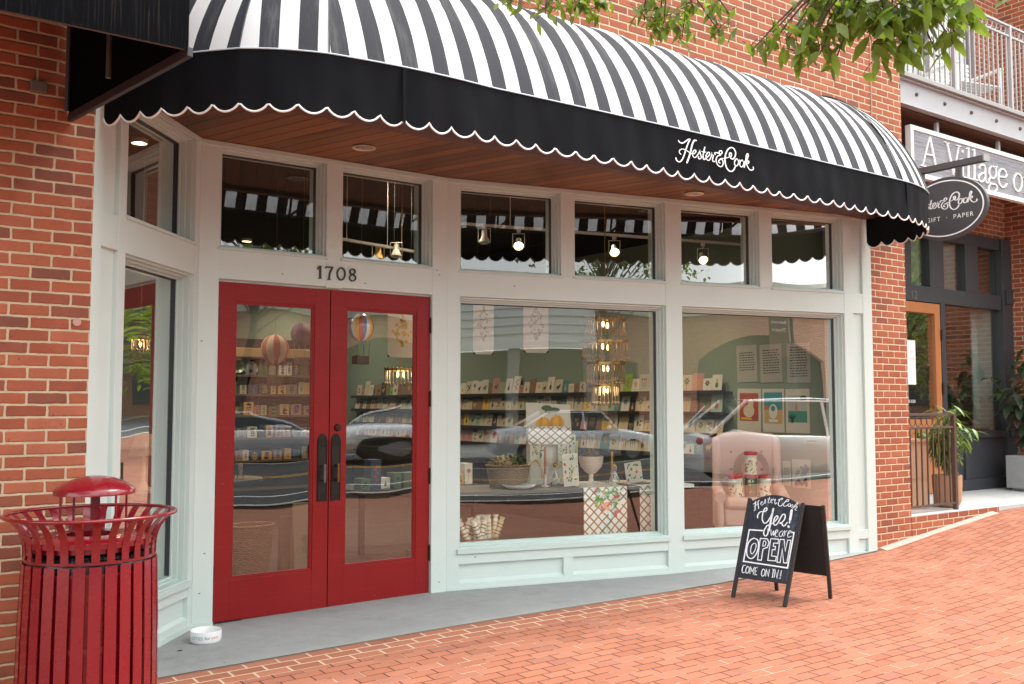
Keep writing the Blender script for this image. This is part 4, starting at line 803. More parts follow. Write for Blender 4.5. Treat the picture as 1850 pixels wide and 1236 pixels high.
# balcony railing
brg=thing('balcony_railing','grey metal balcony railing with a ring frieze above the grey steel beam','railing',(11.4,5.80,5.09))
RY=5.80
for a_,z0_,z1_ in ((.018,6.165,6.19),(.015,6.035,6.058),(.016,5.125,5.15)): mesh('rail',MB().box(9.172,13.62,RY-a_,RY+a_,z0_,z1_),RAILPAINT,brg,bevel=.002)
for x in (9.20,10.42,11.70,12.95):
    mesh('post',MB().box(x-.022,x+.022,RY-.022,RY+.022,5.05,6.195),RAILPAINT,brg,bevel=.002)
bal=[]; x=9.27
while x<13.6:
    if min(abs(x-q) for q in (9.20,10.42,11.70,12.95))>.05: bal.append(x)
    x+=.1066
for x in bal: mesh('baluster',MB().box(x-.008,x+.008,RY-.008,RY+.008,5.15,6.035),RAILPAINT,brg)
for x in bal[:-1]:
    mesh('ring',MB().tube([(x+.05+.048*math.cos(2*PI*k/16),RY,6.112+.048*math.sin(2*PI*k/16)) for k in range(17)],.0055,6),RAILPAINT,brg,smooth=True)
# white chair on the balcony
wc=thing('balcony_chair','white slatted wooden armchair behind the balcony railing','chair',(11.55,6.3,5.09))
M=Matrix.Translation((11.5,6.30,5.09))@Matrix.Rotation(R(-14),4,'Z')
for k in range(8):
    mesh('back_slat',MB().tbox(M@Matrix.Translation((0,0,.42+.055*k))@Matrix.Rotation(R(-8),4,'X'),-.33,.33,.20,.215,0,.042),WHITE,wc)
for s_ in (-1,1):
    mesh('arm',MB().tbox(M,s_*.36-.03,s_*.36+.03,-.28,.26,.60,.625),WHITE,wc)
    for yy in (-.25,.22): mesh('leg',MB().tbox(M,s_*.36-.02,s_*.36+.02,yy-.02,yy+.02,0,.60),WHITE,wc)
    mesh('back_stile',MB().tbox(M@Matrix.Rotation(R(-8),4,'X'),s_*.345-.02,s_*.345+.02,.19,.22,.36,.90),WHITE,wc)
st_=MB()
for k in range(6): st_.tbox(M,-.34,.34,-.27+.08*k,-.205+.08*k,.38,.395)
mesh('seat',st_,WHITE,wc)
# hanging board
bs=thing('village_board_sign','grey woodgrain board with raised white serif letters hung under the balcony','sign',(11,5.85,4.0))
WG=NT('carved_woodgrain'); P=WG.pos(); x,y,z=WG.sep(P)
wg=WG.noise(WG.comb(WG.m('MULTIPLY',x,1.6),0,WG.m('MULTIPLY',z,34)),1.5,6,.7); WG.base(WG.ramp(wg,[(.32,(.13,.125,.135)),(.5,(.25,.24,.26)),(.7,(.33,.32,.34))])); WG.rough(.7); WG.bump(wg,1,.012)
x0,x1,zb_,zt_=9.545,13.3,4.03,4.595
mesh('board',MB().box(x0+.03,x1-.03,5.835,5.885,zb_+.02,zt_-.02),WG.mat,bs)
f=MB(); f.box(x0,x0+.055,5.822,5.89,zb_,zt_); f.box(x1-.055,x1,5.822,5.89,zb_,zt_); f.box(x0+.055,x1-.055,5.8225,5.89,zt_-.05,zt_); f.box(x0+.055,x1-.055,5.8225,5.89,zb_,zb_+.05); mesh('frame',f,SWH,bs,bevel=.002)
VM=frameM((0,5.836,0),(1,0,0),(0,0,1))
for a_,b_ in ((0,5),(5,9),(9,13),(13,16),(16,19),(19,21),(21,24),(24,25),(25,26),(26,29)):
    vl=MB()
    for w_,p in VILL[a_:b_]: stroke(vl,VM,[(a/1000,b/1000) for a,b in p],w_/1000,.016,smooth=len(p)>2)
    mesh('raised_letter',vl,SWH,bs)
for x in (10.12,11.46,12.8):
    mesh('hanger',MB().box(x-.02,x+.02,5.84,5.88,4.59,4.745),GREYSTEEL,bs,bevel=.003)
# iron railing on the patio
ir=thing('iron_railing','low rusty brown iron railing with a ring frieze on the patio edge','railing',(9.75,5.80,.40))
IRON=plain('rusty_iron',(.11,.065,.055),.55,.3,.25,25,.2,60)
for z0_,z1_ in ((1.43,1.458),(1.29,1.312),(.465,.487)): mesh('rail',MB().box(9.18,10.21,5.786,5.814,z0_,z1_),IRON,ir,bevel=.002)
mesh('post',MB().box(10.165,10.21,5.778,5.822,.398,1.46),IRON,ir,bevel=.002)
for k in range(9):
    x=9.235+.107*k
    mesh('baluster',MB().box(x-.007,x+.007,5.793,5.807,.487,1.29),IRON,ir)
    if x<10.1: mesh('ring',MB().tube([(x+.054+.05*math.cos(2*PI*j/16),5.80,1.371+.052*math.sin(2*PI*j/16)) for j in range(17)],.005,6),IRON,ir,smooth=True)
# plants
def leafmesh(mb,p,d,upv,L,W,m=0,droop=.25,fold=.15,ser=0):
    d=Vector(d).normalized(); s_=d.cross(Vector(upv)); s_=s_.normalized() if s_.length>1e-3 else Vector((1,0,0)); n_=s_.cross(d)
    st=[(0,.06),(.12,.55),(.3,.95),(.5,1),(.7,.78),(.86,.42),(1,.02)]
    vs=[]
    for i,(t,w_) in enumerate(st):
        c=Vector(p)+d*(L*t)-n_*(droop*L*t*t); 
        j=1+(.10*(1 if i%2 else -1) if ser and 0<i<6 else 0)
        vs+=[c+s_*(W*.5*w_*j)+n_*(fold*W*w_),c,c-s_*(W*.5*w_*j)+n_*(fold*W*w_)]
    mb.add(vs,[(3*i+k,3*i+k+1,3*i+4+k,3*i+3+k) for i in range(6) for k in (0,1)],m)
def leafmat(name,c,trans=.35,ylw=None):
    t=NT(name); P=t.obj(); n=t.noise(P,4,3); g=t.n('ShaderNodeNewGeometry')
    rn=g.outputs['Random Per Island']
    cc=t.mix(rn,tuple(k*.55 for k in c),tuple(min(1,k*1.5) for k in c)); 
    if ylw: cc=t.mix(t.sstep(rn,.78,.95),cc,ylw)
    t.base(cc); t.rough(.42); tl=t.n('ShaderNodeBsdfTranslucent'); t.put(tl.inputs[0],t.mix(.5,cc,(.35,.5,.04)))
    mx=t.n('ShaderNodeMixShader'); mx.inputs[0].default_value=trans; t.t.links.new(t.b.outputs[0],mx.inputs[1]); t.t.links.new(tl.outputs[0],mx.inputs[2]); t.t.links.new(mx.outputs[0],t.out.inputs[0]); return t.mat
LEAF=leafmat('tree_leaf',(.12,.185,.028),.5); LPOT=leafmat('pot_leaf',(.15,.26,.07),.35,(.40,.42,.08)); LDK=leafmat('dark_leaf',(.03,.07,.03),.15); LRUB=leafmat('rubber_leaf',(.035,.06,.03),.1,(.12,.05,.045))
STEM=plain('green_stem',(.14,.15,.06),.6); BARK=plain('bark',(.11,.085,.065),.85,0,.3,20,.6,60)
TERRA=plain('terracotta',(.45,.25,.145),.7,0,.08,4,.15,40)
def potplant(cx,cy,zb,r,h,name,label,pm,seed,n,height,spread,LM,L=.17,W=.045,wob=.5,cat='plant',square=False):
    rt=thing(name,label,cat,(cx,cy,zb)); rnd=random.Random(seed)
    if square: mb=MB().box(cx-r,cx+r,cy-r,cy+r,zb+.03,zb+h); mb.box(cx-r+.05,cx+r-.05,cy-r+.05,cy+r-.05,zb,zb+.03); mesh('planter',mb,pm,rt,bevel=.006)
    else: mesh('pot',MB().lathe([(.001,zb),(r*.62,zb),(r*.8,zb+h*.06),(r*.93,zb+h*.2),(r,zb+h*.6),(r*1.02,zb+h),(r*.92,zb+h),(r*.9,zb+h*.9),(.001,zb+h*.88)],(cx,cy,0),36),pm,rt,smooth=True)
    mesh('soil',MB().lathe([(.001,zb+h*.9),(r*.89,zb+h*.89)],(cx,cy,0),20),plain('potting_soil',(.05,.035,.025),.95,0,.4,60,.8,80),rt)
    st=MB(); lf=MB()
    for k in range(n):
        a=rnd.uniform(0,2*PI); sp=spread*rnd.uniform(.3,1); hh=height*rnd.uniform(.55,1)
        pts=[(cx+rnd.uniform(-.3,.3)*r,cy+rnd.uniform(-.3,.3)*r,zb+h*.85)]
        for i in range(1,6):
            t=i/5; pts.append((cx+math.cos(a)*sp*t**1.6+rnd.uniform(-.02,.02),cy+math.sin(a)*sp*t**1.6+rnd.uniform(-.02,.02),zb+h+hh*t-.10*sp*t*t))
        sp_=smoothpts(pts,3); st.tube(sp_,[.007*(1-i/len(sp_)*.7) for i in range(len(sp_))],5)
        for i in range(4,len(sp_)):
            for q in range(2):
                aa=a+rnd.uniform(-2.2,2.2); d=(math.cos(aa),math.sin(aa),rnd.uniform(-.9,.5)); leafmesh(lf,sp_[i],d,(0,0,1),L*rnd.uniform(.7,1.2),W*rnd.uniform(.8,1.2),0,.35,.12)
    mesh('stems',st,STEM,rt,smooth=True); mesh('foliage',lf,LM,rt,smooth='raw'); return rt
potplant(10.34,5.98,.41,.155,.35,'potted_plant','leafy pale green plant in a round terracotta pot behind the iron railing',TERRA,4,17,.80,.34,LPOT,.17,.036)
potplant(13.16,6.40,.41,.24,.46,'planter_with_plant','tall dark rubber plant in a square grey concrete planter at the right edge',CONC,9,7,1.5,.55,LRUB,.24,.10,square=True)
potplant(12.75,7.35,1.24,.12,.24,'window_plant','bushy dark green plant in a sage pot inside the dark shopfront window',plain('sage_pot',(.25,.33,.27),.5),12,14,.42,.30,LDK,.12,.04)
tc=MB(); tc.box(9.45,10.02,6.02,6.30,.41,1.14); tc.box(9.43,10.04,6.0,6.32,1.14,1.17); tc.box(9.44,10.03,6.01,6.03,.74,.76)
solo('terracotta_trough',tc,TERRA,'tall terracotta coloured box planter behind the left half of the iron railing','planter',(9.73,6.16,.41))
lt_=thing('plant_ladder','narrow black ladder shelf standing behind the window plant','shelf',(12.95,7.6,1.2))
lb=MB(); 
for x in (12.75,13.15): lb.tube([(x,7.6,.5),(x+.02,7.6,2.1)],.012,6)
mesh('frame',lb,BLACK,lt_); mesh('shelf',MB().box(12.74,13.18,7.5,7.7,1.95,1.97),BLACK,lt_)
mesh('shelf',MB().box(12.74,13.18,7.5,7.7,1.5,1.52),BLACK,lt_)
mesh('display_ledge',MB().box(11.95,13.3,7.05,7.55,1.20,1.235),plain('ledge',(.2,.19,.17),.6),nbd)
mesh('display_base',MB().box(11.95,13.3,7.05,7.5,.42,1.20),BLACK,nbd)
# ------------------------------------------------------------------ street tree with the branches that hang into the top of the view
tr=thing('street_tree','leafy green street tree whose twigs hang into the top of the view','tree',(4.9,-1.6,G(4.9,-1.6)))
tb=MB(); zt=G(4.9,-1.6)
tb.tube(smoothpts([(4.9,-1.6,zt-.1),(4.92,-1.58,1.2),(4.82,-1.5,2.6),(4.75,-1.4,4.0),(4.7,-1.3,5.5)],4),[.19]+[.165]*3+[.15]*5+[.12]*4+[.09]*4,14); mesh('trunk',tb,BARK,tr,smooth=True)
rnd=random.Random(21); lb=MB(); TWS={k:MB() for k in 'abcd'}; lf=MB()
cl=[ # photo x, y, distance factor along the view, spread px, leaves, leaf length
 (915,6,3.6,18,6,.062),(1010,6,3.6,34,16,.066),(1060,30,3.7,24,10,.062),(1180,8,3.8,34,16,.066),(1290,20,3.8,30,14,.066),(1355,95,3.0,8,2,.07),(1395,60,3.0,20,5,.075),(1500,10,3.0,50,30,.085),(1600,10,2.9,60,36,.085),(1690,5,2.9,44,24,.085),(1450,20,3.1,30,8,.08),(935,12,3.6,26,9,.062),(985,28,3.6,30,13,.062),(1045,22,3.7,34,20,.066),(1085,12,3.7,22,10,.066),
 (1160,30,3.8,24,12,.066),(1200,40,3.8,34,26,.070),(1232,70,3.8,24,14,.066),(1250,15,3.7,30,20,.07),(1300,62,3.8,26,14,.062),(1190,62,3.8,22,8,.06),(1320,30,3.8,14,3,.06),
 (1385,92,3.0,16,6,.075),(1420,75,3.0,26,12,.085),(1440,105,3.0,18,7,.085),(1470,60,3.0,34,18,.09),(1480,100,3.0,30,14,.09),
 (1520,35,3.0,42,30,.09),(1560,20,3.0,40,32,.09),(1600,40,2.9,46,40,.09),(1600,90,2.9,32,18,.09),(1640,100,2.9,26,12,.085),(1660,30,2.9,46,36,.09),(1700,20,2.9,36,24,.09),(1720,75,3.0,26,9,.085),(1690,92,3.0,24,8,.085),(1650,70,3.0,30,14,.085),(1745,25,3.0,24,10,.085),(1760,45,3.0,14,3,.08),(1822,10,3.0,10,2,.08),(1505,120,3.0,10,2,.06)]
hubs={}
def hub(k,px,py,d): p=EYEV+ray(px,py)*d; hubs[k]=p; return p
hub('a',1010,-60,3.7); hub('b',1225,-50,3.75); hub('c',1600,-60,2.95)
root_p=Vector((4.76,-1.42,3.7))
for k,r0 in (('a',.03),('b',.035),('c',.045)):
    p=hubs[k]; mid=(root_p+p)/2+Vector((0,0,.55)); pts=smoothpts([tuple(root_p),tuple(mid),tuple(p)],6); lb.tube(pts,[r0*(1-.75*i/(len(pts)-1)) for i in range(len(pts))],8)
for px,py,d,sp,n,L in cl:
    py-=12; n=n if px>1340 else int(n*1.3)
    k='a' if px<1110 else 'b' if px<1340 else 'c'; tw=TWS[k]; c=EYEV+ray(px,py)*d; h=hubs[k]; mid=(c+h)/2+Vector((rnd.uniform(-.03,.03),rnd.uniform(-.03,.03),.05))
    tw.tube(smoothpts([tuple(h),tuple(mid),tuple(c+Vector((0,0,-.02)))],4),[.006,.0055,.005,.0045,.004,.0035,.003,.0025,.002],5)
    sc_=sp/FPX*d
    for i in range(n):
        o=Vector((rnd.gauss(0,.5),rnd.gauss(0,.5),rnd.gauss(0,.42)))*sc_*1.05; p=c+o
        tp=p+Vector((rnd.uniform(-1,1),rnd.uniform(-1,1),rnd.uniform(.2,1)))*.018
        tw.tube([c+o*.35,tp,p],[.0014,.0011,.0008],4)
        th=rnd.uniform(0,2*PI); dd=Vector((math.cos(th),math.sin(th),rnd.uniform(-2.1,-.1)))
        leafmesh(lf,p,dd,(rnd.uniform(-.8,.8),rnd.uniform(-.8,.8),1),L*rnd.uniform(.5,1.0),L*rnd.uniform(.26,.35),0,rnd.uniform(-.05,.35),rnd.uniform(.05,.2),1)
tw=TWS['d']
for k in range(30):   # the crown above the pavement
    a=rnd.uniform(0,2*PI); rr=rnd.uniform(.5,2.0); c=Vector((4.9+rr*math.cos(a)-.4,-1.7+rr*math.sin(a)*.9,rnd.uniform(5.2,7.6)))
    m0=Vector((4.74,-1.38,rnd.uniform(3.6,5.3))); tw.tube([m0,(m0+c)/2+Vector((0,0,.2)),c],[.02,.012,.004],5)
    for i in range(22):
        p=c+Vector((rnd.gauss(0,.22),rnd.gauss(0,.22),rnd.gauss(0,.18))); th=rnd.uniform(0,2*PI)
        leafmesh(lf,p,(math.cos(th),math.sin(th),rnd.uniform(-1.2,.2)),(0,0,1),.09*rnd.uniform(.8,1.2),.04,0,.2,.1)
mesh('limb',lb,BARK,tr,smooth=True)
TWB=plain('twig_bark',(.06,.04,.025),.8)
for tw in TWS.values(): mesh('twig',tw,TWB,tr,smooth=True)
mesh('foliage',lf,LEAF,tr,smooth='raw')

# further street trees: one added on the left to block the sky, others along both pavements
def streettree(x,y,H_,rad,label,seed,n,per,z0=3.4,LL=.14):
    zt=G(x,y) if y>-3 else G(x,-2.3); t=thing('street_tree',label,'tree',(x,y,zt),0,'street trees along the road'); rr=random.Random(seed)
    tb=MB(); pts=smoothpts([(x,y,zt-.1),(x+.05,y,zt+1.6),(x-.05,y+.05,zt+3.0),(x,y,zt+H_*.8)],4); tb.tube(pts,[.17*(1-.7*i/len(pts)) for i in range(len(pts))],10); lf=MB(); lb=MB()
    for k in range(n):
        a=rr.uniform(0,2*PI); r_=rad*math.sqrt(rr.uniform(.02,1)); z=rr.uniform(z0,zt+H_); f=1-abs((z-(z0+H_)/2)/(H_-z0+2))**2; c=Vector((x+r_*f*math.cos(a),y+r_*f*math.sin(a),z))
        m0=Vector((x,y,max(2.6,z-1.2-r_*.4))); lb.tube([m0,(m0+c)/2+Vector((0,0,.15)),c],[.03,.018,.006],5)
        for i in range(per):
            p=c+Vector((rr.gauss(0,.26),rr.gauss(0,.26),rr.gauss(0,.2))); th=rr.uniform(0,2*PI); leafmesh(lf,p,(math.cos(th),math.sin(th),rr.uniform(-1.2,.3)),(0,0,1),LL*rr.uniform(.8,1.2),LL*.5,0,.2,.1)
    mesh('trunk',tb,BARK,t,smooth=True); mesh('limbs',lb,BARK,t,smooth=True); mesh('foliage',lf,LEAF,t,smooth='raw')
streettree(-4.2,.4,8.5,3.4,'broad leafy tree added left of the view to block sky light',41,150,46,4.0,.17)  # unseen dense crown, added to darken the left wall
streettree(17,-1.4,7.5,2.4,'small rounded tree on the near pavement beyond the dark shopfront',42,60,36,3.2,.17)
streettree(27,-1.6,8.5,3.0,'larger tree far along the near pavement',43,70,36,3.0,.2)
streettree(24,-15.6,8.5,3.0,'leafy tree in front of the arched brick building across the road',44,80,36,3.2,.2)
streettree(38,-8,9,4,'distant dark tree closing the end of the road',45,90,36,2.0,.26)

eb=thing('end_of_street_building','dark brick building closing the far right end of the road','building',(46,-8,-.2))
mesh('brick_wall',MB().box(44,50,-28,12,-2,11),brick('end_brick',1,[(.12,.05,.03),(.16,.06,.04)],(.2,.16,.12),bstr=.3),eb)
m_=MB()
for k in range(9):
    for z in (1.5,5.2): m_.box(43.95,44.0,-26+4.1*k,-24+4.1*k,z,z+2.1)
mesh('window',m_,plain('end_window',(.03,.035,.04),.1),eb)
streettree(20.5,.8,6.5,2.0,'slim dark tree standing on the pavement past the brick pillar',46,70,40,2.2,.2)
streettree(31,1.5,8,3.2,'dense tree hiding the far pavement to the right',47,110,40,1.2,.26)

streettree(3.5,-15.8,10,2.6,'tall tree across the road in front of the white building, left one',48,70,40,5.4,.2)
streettree(11.5,-16.2,10.5,3.0,'tall tree across the road between the white and the brick building',49,80,40,5.6,.2)
# ------------------------------------------------------------------ inside the shop
SAGE=plain('sage_interior_wall',(.21,.26,.20),.75,0,.05,2)
SHZ=3.56
FLOORW=wood('dark_shop_floor',(.030,.016,.011),(.014,.008,.006),.12,(1,0),.6)
struct('shop_floor',MB().add([(-1.5,6.0,.0),(2.2,6.85,.0),(4.2,6.85,0),(8.4,5.95,0),(8.4,17,0),(-1.5,17,0)],[(0,1,2,3,4,5)]),FLOORW)
wl=MB(); wl.box(8.40,8.50,5.98,17.1,0,SHZ); mesh('interior_wall',wl,SAGE,bld)
wl=MB(); wl.box(-1.6,8.40,17,17.1,0,SHZ+.3); wl.box(-1.6,-1.5,6,17,0,SHZ+.3); mesh('back_interior_wall',wl,SAGE,bld)
wl=MB(); wl.box(-1.5,8.39,7.0,17,SHZ+.30,SHZ+.35); wl.box(8.40,8.50,5.98,17.1,SHZ,SHZ+.35)
wl.add([(1.0,6.0,SHZ+.3),(2.2,7.0,SHZ+.3),(4.2,7.0,SHZ+.3),(8.5,5.98,SHZ+.3),(8.5,7.0,SHZ+.3),(-1.5,7,SHZ+.3),(-1.5,6,SHZ+.3)],[(0,1,2,3,4,5,6)])
mesh('shop_ceiling',wl,plain('dark_ceiling',(.02,.019,.018),.9),bld)
DKW=plain('dark_shelf_wood',(.024,.015,.011),.5,0,.2,8)
PAPER=[plain('card_cream',(.50,.41,.29),.6),plain('card_white',(.60,.54,.45),.6),plain('card_kraft',(.22,.13,.08),.7),plain('card_black',(.03,.03,.035),.6),plain('card_sage',(.30,.37,.27),.6),plain('card_teal',(.06,.19,.21),.6),plain('card_mustard',(.60,.38,.05),.6),plain('card_pink',(.48,.24,.22),.6),plain('card_green',(.22,.38,.06),.6)]
INKS=[plain('ink_dark',(.03,.035,.04),.6),plain('ink_green',(.07,.16,.05),.6),plain('ink_red',(.36,.06,.04),.6),plain('ink_blue',(.06,.13,.25),.6),plain('ink_brown',(.18,.09,.04),.6),plain('ink_gold',(.5,.30,.06),.5)]
CN=['cream','white','brown kraft','black','sage','teal','mustard','pink','bright green']
MN=['a dark','a green','a red','a blue','a brown','a golden']
MOT=['sprig','flower','row of stems','round posy','tall vase','animal']
def motif(mb,M,w,h,kind,m,rnd):
    T_=lambda x,y,a=0: M@Matrix.Translation((x,y,.0012))@Matrix.Rotation(a,4,'Z')
    if kind==0:
        mb.disc(T_(0,0),w*.025,h*.33,8,m)
        for k in range(5): mb.disc(T_((-1)**k*w*.13,-h*.2+k*h*.12,(-1)**k*.7),w*.13,h*.035,8,m)
    elif kind==1:
        mb.disc(T_(0,-h*.15),w*.02,h*.2,6,m)
        for k in range(6): mb.disc(T_(w*.16*math.cos(k*1.05),h*.14+w*.16*math.sin(k*1.05),k*1.05),w*.12,w*.07,8,m)
    elif kind==2:
        for k in (-1,0,1): mb.disc(T_(k*w*.2,rnd.uniform(-.04,.04)*h,rnd.uniform(-.15,.15)),w*.03,h*.3,6,m); mb.disc(T_(k*w*.2,h*.22),w*.08,h*.07,8,m)
    elif kind==3:
        for k in range(7): mb.disc(T_(rnd.uniform(-.2,.2)*w,rnd.uniform(-.2,.25)*h),w*.10,w*.09,8,m)
    elif kind==4: mb.disc(T_(0,-h*.12),w*.16,h*.17,12,m); mb.disc(T_(0,h*.1),w*.05,h*.17,8,m)
    else: mb.disc(T_(0,-h*.05),w*.24,h*.12,10,m); mb.disc(T_(w*.2,h*.08),w*.09,h*.08,8,m); mb.disc(T_(-w*.12,-h*.2),w*.03,h*.1,6,m); mb.disc(T_(w*.12,-h*.2),w*.03,h*.1,6,m)
ORD=lambda n:{1:'first',2:'second',3:'third',4:'fourth',5:'fifth',6:'sixth',7:'seventh',8:'eighth',9:'ninth',10:'tenth',11:'eleventh',12:'twelfth'}.get(n,'%d%s'%(n,'th' if 10<n%100<14 else {1:'st',2:'nd',3:'rd'}.get(n%10,'th')))
SHN=['top','second','third','lowest']
rnd=random.Random(11)
for si,zs in enumerate((1.70,1.455,1.21,.965)):
    mb=MB(); mb.box(8.27,8.398,7.38,16.7,zs-.03,zs-.004); mb.box(8.262,8.272,7.38,16.7,zs-.034,zs+.012)
    solo('wall_shelf',mb,DKW,'long dark ledge of greeting cards on the sage wall, %s of four from the top'%ORD(si+1),'shelf',(8.35,12,zs-.03),'card ledges on the sage wall')
    y=7.46; k=0
    while y<16.5:
        k+=1; w_=rnd.choice([.11,.13,.14,.15,.17,.18]); h_=min(.225 if si else .28,w_*rnd.choice([1.2,1.35,1.4,1.6] if y>7.8 else [1.2,1.3])); ci=rnd.choices(range(9),[7,5,4,2,2,1,1,1.6,.6])[0]; mk=rnd.randrange(6); ii=rnd.randrange(6)
        if ci in(3,5) : ii=5
        loc=(8.31,y+w_/2,zs-.003); tl=R(rnd.uniform(6,13)); M=Matrix.Translation((8.30,y+w_/2,zs-.003))@frameM((0,0,0),(0,-1,0),(math.sin(tl),0,math.cos(tl)))@Matrix.Rotation(R(rnd.uniform(-2,2)),4,'Z')
        mb=MB(); mb.tbox(M,-w_/2,w_/2,0,h_,-.004,0,0); motif(mb,M@Matrix.Translation((0,h_/2,0)),w_,h_,mk,1,rnd)
        solo('greeting_card',mb,[PAPER[ci],INKS[ii]],'%s card with %s %s, %s from the window, %s ledge'%(CN[ci],MN[ii],MOT[mk],ORD(k),SHN[si]),'card',loc,'greeting cards on the wall ledges')
        y+=w_+rnd.uniform(.001,.010)
bc_=thing('filler_cabinet','long low dark cabinet of drawers added to darken the wall under the greeting card ledges','cabinet',(8.2,12,0))  # added to darken the lit wall below the ledges
mesh('carcass',MB().box(8.02,8.398,7.5,16.7,0,.80),DKW,bc_,bevel=.004)
for k in range(15): mesh('drawer',MB().box(8.005,8.019,7.54+.61*k,8.10+.61*k,.10,.74),DKW,bc_,bevel=.003)
# text posters and holiday posters on the wall beside the window
GP_=plain('silvery_paper',(.40,.38,.33),.35,0,.1,60)
def poster(y0,y1,z0,z1,label,fn,base=PAPER[1],grp=None,cat='poster',tilt=0):
    M=frameM((8.392,(y0+y1)/2,(z0+z1)/2),(0,-1,0),(0,0,1))@Matrix.Rotation(R(tilt),4,'Z'); w_,h_=y1-y0,z1-z0
    mb=MB(); mb.tbox(M,-w_/2,w_/2,-h_/2,h_/2,-.006,0,0); mats=[base]; fn(mb,M,w_,h_,mats)
    return solo('poster',mb,mats,label,cat,(8.39,(y0+y1)/2,z0),grp)
def words(rows,x0,seed):
    def f(mb,M,w_,h_,mats):
        mats.append(INKS[0]); r=random.Random(seed)
        for i in range(rows):
            yy=h_*.5-h_*(x0+i*.066); x=-w_*.36
            while x<w_*.32:
                l=r.uniform(.02,.06)*w_*2; l=min(l,w_*.37-x); mb.tbox(M,x,x+l,yy,yy+h_*.024,0,.001,1); x+=l+w_*.035
    return f
poster(7.02,7.31,1.80,2.21,'silvery poem print with seven lines of small capitals, left of three',words(8,.22,1),GP_,'poem prints on the sage wall',tilt=1)
poster(6.68,6.98,1.79,2.205,'silvery poem print with nine lines of small capitals, middle of three',words(10,.17,2),GP_,'poem prints on the sage wall',tilt=1)
poster(6.32,6.62,1.78,2.20,'silvery poem print with the longest text, right of three',words(12,.12,3),GP_,'poem prints on the sage wall')
C=lambda n,c: plain(n,c,.5)
def scene1(mb,M,w_,h_,mats):
    mats+= [C('poster_rust',(.42,.09,.05)),C('poster_cream',(.66,.55,.42)),C('poster_yellow',(.75,.42,.06))]
    mb.tbox(M,-w_*.4,w_*.4,-h_*.25,h_*.4,0,.001,1); mb.disc(M@Matrix.Translation((0,-h_*.02,.002)),w_*.24,h_*.15,16,2); mb.disc(M@Matrix.Translation((w_*.08,h_*.14,.003)),w_*.12,h_*.12,14,2); mb.tbox(M,-w_*.34,w_*.12,-h_*.22,-h_*.17,0,.003,3)
def scene2(mb,M,w_,h_,mats):
    mats+= [C('poster_sea',(.05,.27,.30)),C('poster_sand',(.55,.36,.16)),C('poster_white',(.7,.66,.6)),C('poster_sun',(.7,.14,.05))]
    mb.tbox(M,-w_*.42,w_*.42,h_*.02,h_*.42,0,.001,1); mb.tbox(M,-w_*.42,w_*.42,-h_*.30,h_*.02,0,.001,2); mb.disc(M@Matrix.Translation((0,-.02*h_,.002)),w_*.2,h_*.17,16,3); mb.disc(M@Matrix.Translation((0,.05*h_,.003)),w_*.1,h_*.07,12,1); mb.disc(M@Matrix.Translation((-w_*.3,.07*h_,.002)),w_*.09,h_*.05,12,4); mb.tbox(M,-w_*.2,w_*.2,-h_*.26,-h_*.2,0,.003,3)
def scene3(mb,M,w_,h_,mats):
    mats+= [C('poster_grey',(.45,.47,.42)),C('poster_lagoon',(.05,.28,.20)),C('poster_palm',(.02,.06,.03)),C('poster_swimmer',(.6,.12,.04))]
    mb.tbox(M,-w_*.4,w_*.4,h_*.0,h_*.36,0,.001,1); mb.tbox(M,-w_*.4,w_*.4,-h_*.26,h_*.0,0,.001,2)
    for k in range(6): mb.disc(M@Matrix.Translation((-w_*.27+.02*w_*k,-h_*.17,.002))@Matrix.Rotation(.9-.35*k,4,'Z'),w_*.02,h_*.12,8,3)
    mb.disc(M@Matrix.Translation((-w_*.05,h_*.08,.002)),w_*.03,h_*.09,8,4); mb.disc(M@Matrix.Translation((w_*.25,h_*.3,.002)),w_*.15,h_*.05,8,3)
poster(6.98,7.31,1.25,1.725,'white bordered poster with a rust red scene, left of three above the armchair',scene1,PAPER[1],'travel posters above the pink armchair',tilt=-1)
poster(6.665,6.955,1.25,1.72,'white bordered beach poster with teal sea and sand, middle of three above the armchair',scene2,PAPER[1],'travel posters above the pink armchair')
poster(6.34,6.645,1.25,1.715,'white bordered lagoon poster with dark palm leaves, right of three above the armchair',scene3,PAPER[1],'travel posters above the pink armchair')
def scene4(mb,M,w_,h_,mats):
    mats+=[INKS[0],C('poster_mid_grey',(.3,.3,.31))]; r=random.Random(4)
    for k in range(12): mb.disc(M@Matrix.Translation((r.uniform(-.35,.35)*w_,r.uniform(-.4,.4)*h_,.001+.0004*k))@Matrix.Rotation(r.uniform(0,3),4,'Z'),w_*.17,h_*.07,12,1+k%2)
poster(6.345,6.575,.68,.975,'small black white and grey patterned notebook right of the pink armchair',scene4,PAPER[1],None,'notebook')
poster(6.60,6.70,.69,.95,'narrow pale card partly hidden behind the arm of the pink armchair',words(5,.3,8),PAPER[1],None,'card')
# pink armchair on the display platform
pf=MB(); SW.box(pf,.02,4.28,.27,1.25,0.002,.20); solo('display_platform',pf,DKW,'low dark wooden display platform inside the two big shop windows','platform',(6.5,6.6,0))
PINK=plain('blush_velvet',(.56,.36,.31),.8,0,.08,4,.3,200); 
ac=at_w(1353,900,.74); ac=Vector((ac.x,ac.y,.20)); ar=R(-43)   # faces the window and the street
arm=thing('pink_armchair','blush pink wingback armchair with buttoned back in the right window','armchair',ac)
M=Matrix.Translation(ac)@Matrix.Rotation(ar,4,'Z')@Matrix.Diagonal((.87,.87,1,1))   # local -y is the front
def soft(name,poly3,y0,y1,root,lvl=2,mat=PINK):
    mb=MB(); MM=M@Matrix(((1,0,0,0),(0,0,-1,0),(0,1,0,0),(0,0,0,1)))
    mb.prism(MM,poly3,-y1,-y0); return mesh(name,mb,mat,root,smooth=True,bevel=.03)
W2=.355
